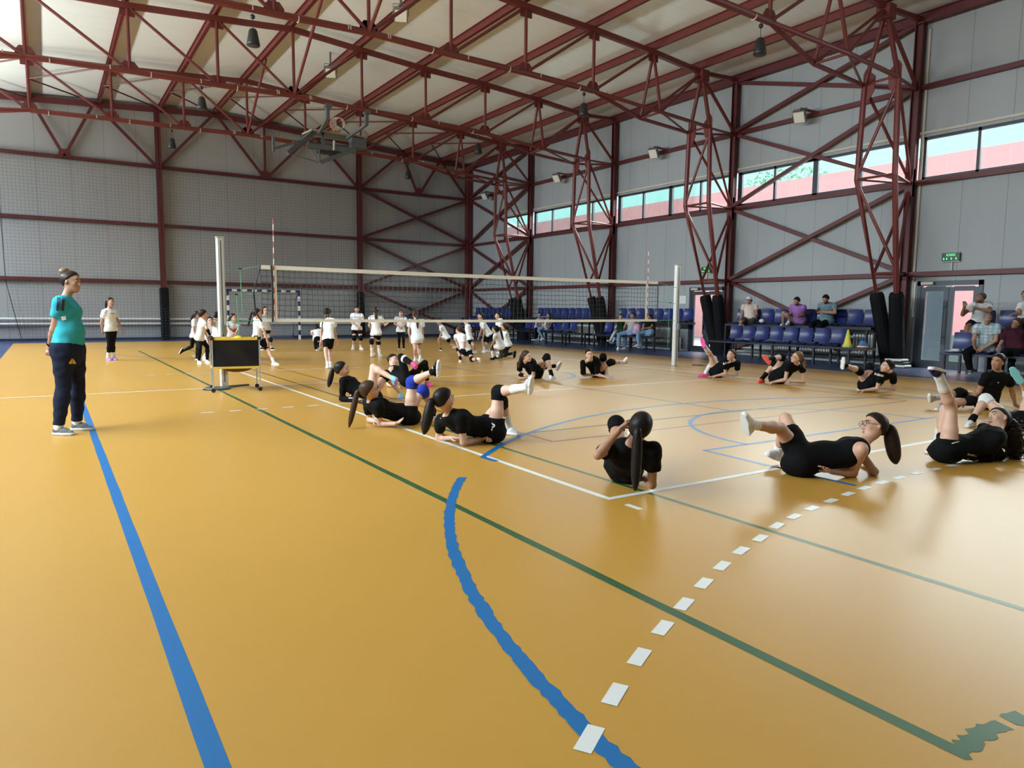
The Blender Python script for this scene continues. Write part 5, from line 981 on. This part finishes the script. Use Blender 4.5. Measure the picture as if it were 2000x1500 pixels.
 's_phone': ([[14.458,3.902,1.756],[14.619,3.934,1.646],[14.823,4.055,1.176],[14.796,3.873,1.606],[14.482,4.048,1.588],[14.567,3.74,1.461],[14.332,4.204,1.374],[14.444,3.977,1.519],[14.167,4.105,1.543],[14.373,4.105,1.551],[14.071,4.045,1.641],[14.831,3.977,1.127],[14.813,4.138,1.217],[14.414,4.002,1.063],[14.413,4.126,1.084],[14.46,4.058,0.656],[14.458,4.156,0.674],[14.25,4.062,0.589],[14.249,4.158,0.607]], [-0.886,0.461,-0.05], 1.76, 1),
 's_moustache': ([[13.688,3.401,1.291],[13.819,3.453,1.156],[14.012,3.527,0.671],[13.902,3.292,1.109],[13.745,3.621,1.102],[13.82,3.257,0.823],[13.6,3.602,0.841],[13.729,3.453,0.65],[13.734,3.619,0.627],[13.681,3.559,0.558],[13.811,3.627,0.502],[14.036,3.44,0.658],[14.0,3.616,0.68],[14.418,3.572,0.544],[13.63,3.741,0.548],[14.479,3.637,0.134],[13.756,3.697,0.148],[14.29,3.557,0.061],[13.972,3.695,0.121]], [-0.91,-0.404,-0.098], 1.74, 1.2),
 's_woman_glasses': ([[13.984,2.959,1.2],[14.089,3.02,1.069],[13.858,2.908,0.658],[14.205,2.918,1.005],[13.977,3.154,1.017],[14.068,2.85,0.77],[13.785,3.123,0.814],[13.975,3.046,0.644],[13.579,3.101,0.701],[13.921,3.152,0.574],[13.457,3.09,0.638],[13.881,2.83,0.685],[13.837,2.982,0.622],[14.151,3.054,0.517],[13.458,2.958,0.553],[14.144,3.05,0.111],[13.459,2.974,0.128],[13.951,3.008,0.065],[13.266,2.934,0.078]], [-0.927,0.372,-0.049], 1.62, 1.15),
 's_edge_man': ([[14.971,3.218,1.808],[15.067,3.198,1.64],[14.817,3.103,1.176],[15.212,3.096,1.572],[14.889,3.257,1.591],[15.168,3.029,1.276],[14.652,3.213,1.404],[15.06,3.0,1.044],[14.394,3.209,1.392],[14.996,2.982,0.908],[14.243,3.21,1.384],[14.837,3.028,1.227],[14.801,3.173,1.114],[14.415,3.092,1.227],[14.383,3.257,1.114],[14.459,3.124,0.813],[14.457,3.294,0.704],[14.246,3.126,0.746],[14.247,3.297,0.629]], [-1.0,0.02,0.0], 1.78, 1),
 's_boy_blue': ([[13.779,20.301,1.176],[13.838,20.358,1.029],[13.913,20.608,0.664],[13.992,20.356,0.973],[13.7,20.398,0.959],[13.948,20.343,0.719],[13.747,20.453,0.711],[14.093,20.501,0.756],[13.959,20.453,0.758],[14.178,20.593,0.779],[14.084,20.452,0.785],[13.905,20.548,0.614],[13.915,20.674,0.707],[14.075,20.844,0.502],[13.697,20.449,0.53],[14.005,20.811,0.156],[13.67,20.463,0.162],[13.819,20.809,0.131],[13.487,20.465,0.123]], [-0.767,-0.608,-0.206], 1.5, 1),
 's_girl_white': ([[13.755,19.644,1.167],[13.824,19.706,1.021],[13.915,19.98,0.661],[13.984,19.74,0.972],[13.678,19.729,0.952],[13.957,19.808,0.715],[13.726,19.766,0.693],[13.808,19.967,0.77],[13.751,19.979,0.759],[13.721,20.061,0.801],[13.765,20.104,0.798],[13.916,19.93,0.595],[13.905,20.036,0.718],[13.825,20.281,0.516],[13.567,20.058,0.563],[13.929,20.171,0.176],[13.718,19.939,0.224],[13.75,20.159,0.103],[13.543,19.926,0.141]], [-0.955,-0.278,-0.108], 1.55, 1),
 's_green_kid': ([[13.776,15.285,1.161],[13.869,15.37,1.066],[13.904,15.46,0.665],[14.013,15.385,1.011],[13.73,15.376,1.011],[14.073,15.345,0.782],[13.672,15.42,0.781],[13.898,15.441,0.746],[13.861,15.488,0.758],[13.795,15.497,0.724],[13.973,15.527,0.745],[13.897,15.391,0.638],[13.908,15.53,0.685],[13.967,15.707,0.55],[13.606,15.401,0.616],[13.847,15.77,0.232],[13.485,15.498,0.313],[13.673,15.759,0.223],[13.311,15.489,0.304]], [-0.767,-0.608,-0.206], 1.4, 1),
 's_grey_woman': ([[14.081,14.994,1.215],[14.138,15.038,1.051],[13.886,14.833,0.669],[14.213,14.874,1.013],[14.023,15.171,1.01],[14.224,14.818,0.734],[13.804,15.101,0.838],[13.985,14.832,0.753],[13.918,15.256,0.695],[13.844,14.841,0.764],[13.983,15.344,0.607],[13.887,14.75,0.693],[13.888,14.914,0.641],[13.852,15.111,0.528],[13.546,15.093,0.552],[13.835,15.119,0.11],[13.522,15.093,0.124],[13.632,15.117,0.065],[13.708,15.133,0.042]], [-0.987,0.114,-0.111], 1.66, 1),
 's_black_top': ([[14.062,14.142,1.165],[14.109,14.191,1.009],[13.877,13.925,0.674],[14.125,14.021,0.99],[14.015,14.33,0.976],[13.933,13.919,0.822],[13.826,14.184,0.838],[13.706,13.963,0.8],[14.046,14.221,0.778],[13.574,13.991,0.788],[14.176,14.238,0.741],[13.871,13.841,0.668],[13.879,14.009,0.677],[13.728,14.175,0.546],[13.511,14.092,0.609],[13.736,14.143,0.165],[13.54,14.076,0.232],[13.542,14.141,0.114],[13.348,14.076,0.175]], [-0.966,0.254,0.053], 1.6, 1),
}
WT = ('tee', 'white', .02, -.06); BT = ('tee', 'black', .0138, -.01); BS = ('shorts', 'black', .28, .010)
def W(label, **k):
    d = dict(label=label, top=WT, bottom=('shorts', 'black', .55, .012), sock=('white', .12), shoe=('white', 'white'), group='children in white shirts beyond the net'); d.update(k); return d
def B(label, **k):
    d = dict(label=label, top=BT, bottom=BS, sock=('white', .13), shoe=('white', 'white'), group='girls in black exercising on the floor', sag=.05); d.update(k); return d
def S(label, **k):
    d = dict(label=label, shoe=('white', 'white'), group='spectators on the seats'); d.update(k); return d
SPEC = {
 'coach': dict(label='woman in a turquoise shirt and dark joggers standing at far left, hands behind back', top=('tee', 'teal', .015, -.03), bottom=('pants', 'navy', .97, .017), shoe=('shoegrey', 'palegrey', 'darkgrey'), sock=('white', .05), hair=('dark', 'bun'), buncol='blond', watch='R', bunpos=(0, -.075, .105), skin='tan', handL='fist', handR='fist', palmR=(-.5, -.3, 0), palmL=(-.5, -.3, .1)),
 'w_standing': W('girl in white shirt and black leggings standing alone near the left end wall', bottom=('leggings', 'black', .62, .006), sock=('white', .16), shoe=('purple', 'lilac'), hair=('black', 'hipony'), tail=.22, skin='tan', group=None),
 'w_run': W('child running at left with one foot kicked back, behind the child in striped leggings', bottom=('leggings', 'black', .95, .006), hair=('dark', 'pony'), tail=.2, shoe=('black', 'white'), sock=None, skin='tan'),
 'w_striped': W('child in black leggings with white side stripes walking beside the ball cart', bottom=('leggings', 'black', .95, .008), hair=('dark', 'short'), elbowR='black', sock=None),
 'w_small_behind': W('small child glimpsed between two others left of the volleyball post', hair=('dark', 'pony'), shoe=('pinkwhite', 'white')),
 'w_by_post': W('child with black hair half hidden by the left volleyball post, back turned', hair=('black', 'bun'), bunpos=(0, -.08, .02)),
 'w_hands_front': W('child in a printed pale shirt holding hands together behind the ball cart', top=('tee', 'palegrey', .02, -.06), hair=('dark', 'pony'), tail=.12, handL='fist', handR='fist'),
 'w_walk': W('girl with long ponytail striding right beside the ball cart in knee length shorts', bottom=('shorts', 'black', .92, .02), hair=('dark', 'pony'), tail=.32, shoe=('pinkwhite', 'white')),
 'w_grey': W('girl in a grey shirt behind the left edge of the net', top=('tee', 'palegrey', .018, -.03), bottom=('shorts', 'black', .45, .014), pads='navy', hair=('dark', 'pony'), tail=.35, tailoff=(.3, -.3, 0), shoe=('black', 'white')),
 'w_bent': W('small child bending forward with long dark hair, far behind the braided girl', bottom=('leggings', 'black', .95, .006), hair=('dark', 'pony'), tail=.35),
 'w_braids': W('girl with long braids to the hips and white socks, seen from behind', bottom=('shorts', 'black', .75, .012), hair=('black', 'braids'), tail=.52, sock=('white', .1), shoe=None, skin='light'),
 'w_capboy': W('child in white shirt and black knee pads standing before the padded wall post', bottom=('shorts', 'black', .62, .014), pads='black', hair=('dark', 'short'), sex='m', elbowL='black'),
 'w_curlback': W('girl with curly ponytail and black knee pads, back turned, arms out', pads='black', bottom=('shorts', 'black', .62, .01), hair=('brown', 'pony'), tail=.24, tailw=1.4, sock=('white', .2), skin='fair'),
 'w_frontgirl': W('girl in black leggings facing the camera with hands clasped', bottom=('leggings', 'black', .95, .006), hair=('dark', 'short'), shoe=('black', 'white'), sock=None, handL='fist', handR='fist'),
 'w_longhair': W('girl with long brown ponytail and oversized white shirt, seen from behind', top=('tee', 'white', .03, -.16), bottom=('shorts', 'darkgrey', .45, .02), hair=('brown', 'pony'), tail=.38),
 'w_lungeboy': W('child lunging left with hands on the knee, far behind the others', hair=('dark', 'short'), sex='m', shoe=('burgundy', 'white'), sock=None, skin='tan'),
 'w_kneel': W('girl lunging with knee pads and ankle braces, back to the camera', pads='black', top=('tee', 'white', .022, -.02), bottom=('shorts', 'black', .6, .02), hair=('brown', 'bun'), bunpos=(0, -.06, .09), sock=('black', .1), shoe=('pinkwhite', 'white'), elbowL=None),
 'w_bendback': W('dark haired child standing behind the lunging girl with knee pads', hair=('black', 'short')),
 'w_tallboy': W('dark haired child in black shorts leaning on the front knee', bottom=('shorts', 'black', .9, .02), hair=('black', 'short'), sex='m'),
 'w_standback': W('girl with long dark ponytail standing behind two lunging girls', hair=('black', 'hipony'), tail=.25, bottom=('leggings', 'black', .9, .006)),
 'w_lunge': W('girl in patterned dark leggings lunging left with tall white sock', bottom=('leggings', 'denimgrey', .5, .006), hair=('black', 'hipony'), tail=.36, sock=('white', .22), shoe=('black', 'black')),
 'w_kneelback': W('girl kneeling on one knee behind, black trousers and black shoes', top=('long', 'white', .014, -.05), bottom=('leggings', 'black', .9, .008), hair=('brown', 'pony'), tail=.15, shoe=('darkgrey', 'black'), sock=None),
 'b_longsleeve': B('girl in black long sleeves with short ponytail reclining left of the court line', top=('long', 'black', .014, -.01), hair=('black', 'pony'), tail=.26, tailw=1.25, shoe=('turquoise', 'lilac'), sock=None, padL='black', skin='fair'),
 'b_leggings': B('smiling girl in black leggings and pink shoes behind the blue knee pads', top=('tank', 'black', .008, -.01), bottom=('leggings', 'black', .95, .006), hair=('black', 'bun'), bunpos=(0, -.09, .04), shoe=('pink', 'pink', 'turquoise'), band='R', sock=None, skin='fair'),
 'b_bluepads': B('girl with bright blue knee pads and long straight ponytail propped on elbows', pads='blue', hair=('brown', 'pony'), tail=.42, tailw=1.1, shoe=('black', 'white'), sock=('black', .05), skin='fair', palmR=(.2, -.6, .2)),
 'b_letter_shorts': B('girl with black knee pads and white letter on her shorts, nearest the white sideline', pads='black', hair=('black', 'pony'), tail=.32, tailw=1.7, sock=('white', .19), shoe=('palegrey', 'white'), bottom=('shorts', 'black', .33, .02), skin='fair', handR='fist'),
 'b_backview': B('dark haired girl seen from behind at the court corner, hand to her head', hair=('black', 'pony'), tail=.42, tailw=1.25, padL='black', top=('tee', 'black', .018, -.02), skin='tan', tailback=.12),
 'b_glasses': B('girl with glasses and pink hair tie lying on her elbows in white shoes', top=('tank', 'black', .008, -.04), bottom=('shorts', 'black', .72, .008), hair=('dark', 'wavy'), tail=.30, tie='pinkwhite', glasses=True, sock=('white', .08), skin='light', tailw=1.3),
 'b_curly': B('girl with a long curly ponytail in navy shoes, one leg raised high', top=('long', 'black', .014, .02), hair=('black', 'curly'), tail=.36, sock=('white', .17), shoe=('violet', 'white', 'lilac'), tie='white', skin='fair'),
 'b_upright': B('girl sitting upright on her hands at right, black shirt and knee pads', pads='black', sag=0, hair=('black', 'bun'), bunpos=(0, -.1, .03), sock=('palegrey', .14), shoe=('palegrey', 'white', 'darkgrey'), skin='tan', handL='flat'),
 'b_whitepad': B('girl with white knee pad and turquoise shoe, cut off by the right edge', pads='white', sock=('black', .07), shoe={'R': ('white', 'white'), 'L': ('turquoise', 'turquoise', 'white')}, hair=('dark', 'pony'), skin='fair'),
 'b_edge': B('girl of whom only a pink shoe shows at the right edge', bottom=('leggings', 'black', .95, .006), shoe=('pinkwhite', 'pink'), sock=None, hair=('dark', 'pony')),
 'b_brownhair': B('brown haired girl with knee pads reclining inside the centre circle', pads='black', elbowR='black', hair=('brown', 'pony'), tail=.26, sock=('black', .1), skin='fair'),
 'b_camera_face': B('girl facing the camera while reclining right of the centre circle', pads='black', top=('elbow', 'black', .012, -.01), hair=('black', 'bun'), bunpos=(0, -.1, -.02), shoe=('white', 'pinkwhite'), skin='light'),
 'b_pinkshoes': B('laughing girl in pink shoes lifting one leg beside the right volleyball post', hair=('brown', 'bun'), bunpos=(0, -.1, .05), sock=('white', .19), shoe=('pink', 'pink', 'white'), skin='fair'),
 'b_orangeshoes': B('girl with glasses in bright orange shoes reclining before the seats', pads='black', top=('cap', 'black', .013, -.01), hair=('blond', 'pony'), tail=.2, glasses=True, sock=('black', .14), shoe=('orange', 'orange', 'black'), skin='fair'),
 'b_bun': B('girl in black shoes with white print on her shirt, nearest the folded mats', pads='black', hair=('black', 'bun'), bunpos=(0, -.1, .0), shoe=('black', 'white'), sock=('black', .05), skin='fair'),
 's_cap': S('man in a white cap and pale pink shirt on the upper row', top=('tee', 'peach', .025, -.08), bottom=('shorts', 'darkgrey', .85, .025), sex='m', hair=('dark', 'short'), cap=('white', 'black'), skin='tan'),
 's_purple': S('man in a purple polo shirt with feet drawn up on the upper row', top=('tee', 'purple', .02, -.06), bottom=('shorts', 'brownshort', .75, .025), sex='m', hair=('dark', 'short'), beard='shaved', skin='tan', sock=('white', .05)),
 's_plaid': S('bearded man in a blue checked shirt looking down at his phone', top=('tee', 'PLAID1', .02, -.06), bottom=('pants', 'black', .95, .018), sex='m', hair=('black', 'short'), beard='black', skin='tan', shoe=('black', 'black')),
 's_phone': S('bald man in a white shirt holding up a phone to film', top=('tee', 'white', .03, -.08), bottom=('shorts', 'black', .7, .03), sex='m', hair=('shaved', 'shaved'), beard='shaved', skin='brown', handL='fist', handR='fist', sock=('white', .05)),
 's_moustache': S('man with a moustache in a pale checked shirt on the lower row', top=('tee', 'PLAID2', .025, -.06), bottom=('pants', 'black', .95, .02), sex='m', hair=('grey', 'shaved'), moustache=True, skin='tan', shoe=('shoegrey', 'palegrey'), handL='fist', handR='fist'),
 's_woman_glasses': S('woman with glasses in a dark burgundy top at the right edge', top=('elbow', 'burgundy', .02, -.05), bottom=('pants', 'black', .95, .014), hair=('brown', 'short'), glasses=True, skin='tan', shoe=('black', 'black')),
 's_edge_man': S('man in a white shirt cut off by the right edge on the upper row', top=('tee', 'white', .025, -.06), bottom=('pants', 'darkgrey', .95, .018), sex='m', hair=('dark', 'short'), skin='tan'),
 's_boy_blue': S('boy in a pale blue shirt with glasses in the far seated pair', top=('tee', 'bluetee', .02, -.06), bottom=('pants', 'black', .95, .014), sex='m', hair=('black', 'short'), glasses=True),
 's_girl_white': S('girl with long dark hair and pale jeans in the far seated pair', top=('tee', 'white', .014, -.02), bottom=('pants', 'jeans', .95, .012), hair=('black', 'long'), tail=.28),
 's_green_kid': S('child in dark green at the left of the three seated together', top=('tee', 'green', .02, -.05), bottom=('pants', 'palejeans', .95, .012), hair=('brown', 'short')),
 's_grey_woman': S('woman in a grey shirt and jeans between child and woman in black', top=('tee', 'grey', .02, -.05), bottom=('pants', 'jeans', .95, .02), hair=('dark', 'bun'), bunpos=(0, -.1, .02), skin='tan'),
 's_black_top': S('woman in a black top and jeans at right of the three seated together', top=('cap', 'black', .012, -.02), bottom=('pants', 'jeans', .95, .014), hair=('dark', 'pony'), tail=.2, skin='tan'),
}
P1 = plaid('checked_blue', (.10, .22, .28), (.02, .06, .10), (.45, .55, .55), 22); P2 = plaid('checked_pale', (.62, .66, .66), (.22, .36, .46), (.25, .40, .5), 9)
t0 = time.time(); PEOPLE = {}
ONLY = None
for n, sp in SPEC.items():
    if ONLY and n not in ONLY: continue
    if sp.get('top') and sp['top'][1] == 'PLAID1': sp['top'] = ('tee', P1) + sp['top'][2:]
    if sp.get('top') and sp['top'][1] == 'PLAID2': sp['top'] = ('tee', P2) + sp['top'][2:]
    if sp.get('group') is None: sp.pop('group', None)
    PEOPLE[n] = person(n, sp)
print('people built in %.1f s' % (time.time() - t0))
# ------------------------------------------------------------------ marks on clothing and small held things
from mathutils.bvhtree import BVHTree
def decal(who, key, at, shape, m, name, size=1., roll=0., lift=.007):
    """lay a flat mark (list of 2-D polygons, metres) on a garment, facing the side given by the point `at` in front of it"""
    root, J, C = PEOPLE[who]; o = C.get(key)
    if o is None: return
    off = V(tuple(root.location)); vs = [Vector(v.co) for v in o.data.vertices]; bv = BVHTree.FromPolygons(vs, [tuple(p.vertices) for p in o.data.polygons])
    d = unit(V(at) - CAMP); x, u, _ = frame(d); cr, sr = math.cos(roll), math.sin(roll); X = x * cr + u * sr; U = u * cr - x * sr
    base = V(at) - off - d * .5; MBm = MB()
    for poly in shape:
        P3 = []
        for a, b in poly:
            q = base + (X * a + U * b) * size; h = bv.ray_cast(Vector(q), Vector(d), 2.)
            if h[0] is None: P3 = None; break
            P3.append(V(tuple(h[0])) - d * lift)
        if P3: MBm.add(P3, [tuple(range(len(P3)))])
    if not MBm.v: print('decal missed', who, name); return
    e = obj(name, MBm, m, o, local=True); return e
def grid(w, h, n=6, m=2, skew=0.):
    r = []
    for i in range(n):
        for j in range(m):
            x0, x1, y0, y1 = -w / 2 + w * i / n, -w / 2 + w * (i + 1) / n, -h / 2 + h * j / m, -h / 2 + h * (j + 1) / m
            r.append([(x0 + skew * y0, y0), (x1 + skew * y0, y0), (x1 + skew * y1, y1), (x0 + skew * y1, y1)])
    return r
def dabs(w, h, n): return [q for k in range(n) for q in [[(-w / 2 + w * (k + .1) / n, -h / 2), (-w / 2 + w * (k + .8) / n, -h / 2 + .1 * h * (k % 2)), (-w / 2 + w * (k + .75) / n, h / 2), (-w / 2 + w * (k + .15) / n, h / 2 - .25 * h * (k % 3))]]]
TICK = [[(-.03, .004), (-.018, -.012), (-.012, -.004), (-.02, .012)], [(-.018, -.012), (0, -.008), (.002, -.001), (-.012, -.004)], [(0, -.008), (.035, .016), (.002, -.001)]]
Wm = mat('white_print', (.75, .75, .75), .6); NVm = mat('navy_print', (.008, .014, .06), .6); YLm = mat('yellow_print', (.6, .38, .05), .6); RDm = mat('red_print', (.30, .04, .05), .7)
decal('coach', 'bottom', (-3.18, 4.782, .807), [[(-.035, -.03), (-.004, -.03), (.0, .03), (-.03, -.012)], [(.002, -.03), (.035, -.03), (.02, .0), (.004, .025)]], YLm, 'emblem')
for dx in (-.022, .022): decal('coach', 'top', (-3.253 + dx, 4.829, 1.42), grid(.026, .19, 1, 8), NVm, 'shoulder_stripe', roll=-.12)
decal('coach', 'top', (-3.238, 4.819, 1.25), [[(-.02, -.02), (.02, -.02), (.022, .02), (-.018, .02)]], Wm, 'sleeve_patch', roll=.2)
for a in ((.05, .0), (.03, .0)): pass
decal('b_letter_shorts', 'bottom', (.321, 2.12, .21), [[(-.028, -.035), (-.012, -.035), (-.012, .035), (-.028, .035)], [(-.012, .02), (.016, .02), (.022, .035), (-.012, .035)], [(.012, .0), (.028, .004), (.028, .03), (.016, .026)], [(-.012, -.006), (.02, -.006), (.02, .008), (-.012, .008)], [(-.002, -.006), (.014, -.006), (.03, -.035), (.012, -.035)]], Wm, 'letter_r', roll=-.5)
decal('b_longsleeve', 'top', (.275, 5.931, .088), dabs(.09, .018, 7) + [[(-.03, .03), (-.01, .03), (-.01, .045), (-.03, .05)]], Wm, 'sleeve_print')
decal('b_bun', 'top', (8.772, 2.94, .315), dabs(.15, .04, 8), Wm, 'shirt_print', roll=-.25)
decal('b_pinkshoes', 'top', (8.503, 5.995, .345), dabs(.26, .045, 6), Wm, 'shirt_print', roll=.35)
decal('b_curly', 'top', (3.546, -.914, .12), dabs(.075, .018, 6), Wm, 'sleeve_print', roll=-.15)
decal('b_curly', 'bottom', (3.411, -.826, .235), grid(.06, .01, 5, 1), Wm, 'thin_stripe', roll=.4)
decal('w_hands_front', 'top', (.566, 14.973, .80), dabs(.2, .10, 6), RDm, 'shirt_print')
for k in (-.025, 0, .025): decal('w_striped', 'bottom', (-.17 + k, 14.209, .58), grid(.012, .34, 1, 10), Wm, 'leg_stripe', roll=.3)
decal('w_standing', 'top', (-2.0, 16.431, 1.2), dabs(.12, .02, 6), mat('black_print', (.01, .01, .01), .6), 'chest_print')
decal('b_upright', 'top', (7.96, .74, .42), [[(-.012, -.01), (.012, -.01), (.0, .012)]], Wm, 'chest_mark')
tag(obj('phone', MB().rbox((14.73, 4.36, 1.61), (.075, .155, .012), .004, ax=(unit(V(-.3, 1, .1)), V(0, .1, 1), unit(V(1, .3, 0)))), BLACK), 'black phone held up by the bald man filming', 'phone')
tag(obj('phone', MB().rbox((14.33, 7.90, 1.46), (.075, .15, .01), .004, ax=(V(0, 1, 0), V(.8, 0, .6), V(-.6, 0, .8))), BLACK), 'dark phone in the hands of the man in blue checked shirt', 'phone')
t = thing('backpack', 'small pink backpack between the woman in grey and the woman in black', 'backpack', (13.86, 14.52, .56))
obj('bag', MB().rbox((13.86, 14.52, .75), (.2, .28, .36), .06), mat('pink_bag', (.52, .30, .42), .8, noise=.35, nscale=14), t); obj('pocket', MB().rbox((13.75, 14.52, .68), (.06, .2, .16), .025), mat('lilac_bag', (.4, .28, .48), .8), t)
for q in (-.06, .06): obj('strap', MB().tube([(13.97, 14.52 + q, .92), (14.0, 14.52 + q, .78), (13.96, 14.52 + q, .6)], .014, 6), mat('lilac_bag', (.4, .28, .48), .8), t)
tag(obj('plastic_bag', MB().sphere((14.72, 10.02, 1.125), .075, 12, 8, sc=(.9, 1.1, .8)), mat('white_plastic_bag', (.7, .7, .72), .6, bump=.8, bscale=9), None, True), 'white plastic bag on the seat beside the man in the white cap', 'bag')
# ------------------------------------------------------------------ camera, light, render look
cam = bpy.data.cameras.new('camera'); co = bpy.data.objects.new('camera', cam); COL.objects.link(co); SC.camera = co
yaw, pitch, roll, f = .578926645, -.103922202, .00983377978, 1388.56131
fw = V(math.sin(yaw) * math.cos(pitch), math.cos(yaw) * math.cos(pitch), math.sin(pitch)); rt = V(math.cos(yaw), -math.sin(yaw), 0); uv = np.cross(rt, fw)
r2 = rt * math.cos(roll) + uv * math.sin(roll); u2 = -rt * math.sin(roll) + uv * math.cos(roll)
M = Matrix(((r2[0], u2[0], -fw[0], -3.38744135), (r2[1], u2[1], -fw[1], -3.92415617), (r2[2], u2[2], -fw[2], 1.38277001), (0, 0, 0, 1))); co.matrix_world = M
cam.sensor_width = 36; cam.lens = f * 36 / 2000; cam.clip_start = .05; cam.clip_end = 300
w = bpy.data.worlds.new('sky'); SC.world = w; w.use_nodes = True; bg = w.node_tree.nodes['Background']; bg.inputs[0].default_value = (.47, .93, .90, 1); bg.inputs[1].default_value = 1.45
def daylight(name, loc, size, rot, watt, col, spread=180):
    l = bpy.data.lights.new(name, 'AREA'); l.shape = 'RECTANGLE'; l.size, l.size_y = size; l.energy = watt; l.color = col; l.spread = math.radians(spread)
    o = bpy.data.objects.new(name, l); COL.objects.link(o); o.location = loc; o.rotation_euler = rot
# daylight entering by the window bands the camera does not look at: the left wall band and the right band beside the camera; the open sky over the street side is a broad soft light outside
daylight('daylight_left_windows_sky', (X0 + .12, 14.0, 5.5), (.6, 28), (0, -PI / 2 + .55, 0), 2350, (.80, .93, 1), 110)
daylight('daylight_left_windows_ground', (X0 + .12, 12.0, 4.95), (.4, 32), (0, -PI / 2 - .8, 0), 1900, (.95, 1, .93), 100)
daylight('daylight_right_windows_near', (X1 - .25, -4.0, 5.3), (1.0, 11), (0, PI / 2, 0), 220, (.86, .95, 1))
daylight('daylight_open_sky_right', (24.5, 12, 11.8), (7, 64), (0, math.radians(78), 0), 38000, (.97, .97, .97))
SC.view_settings.view_transform = 'Standard'; SC.view_settings.look = 'None'; SC.view_settings.exposure = .31; SC.view_settings.gamma = 1
SC.cycles.use_denoising = True; SC.cycles.max_bounces = 8; SC.cycles.diffuse_bounces = 4; SC.cycles.glossy_bounces = 4; SC.cycles.transparent_max_bounces = 12; SC.cycles.sample_clamp_indirect = 6; SC.cycles.caustics_reflective = False; SC.cycles.caustics_refractive = False
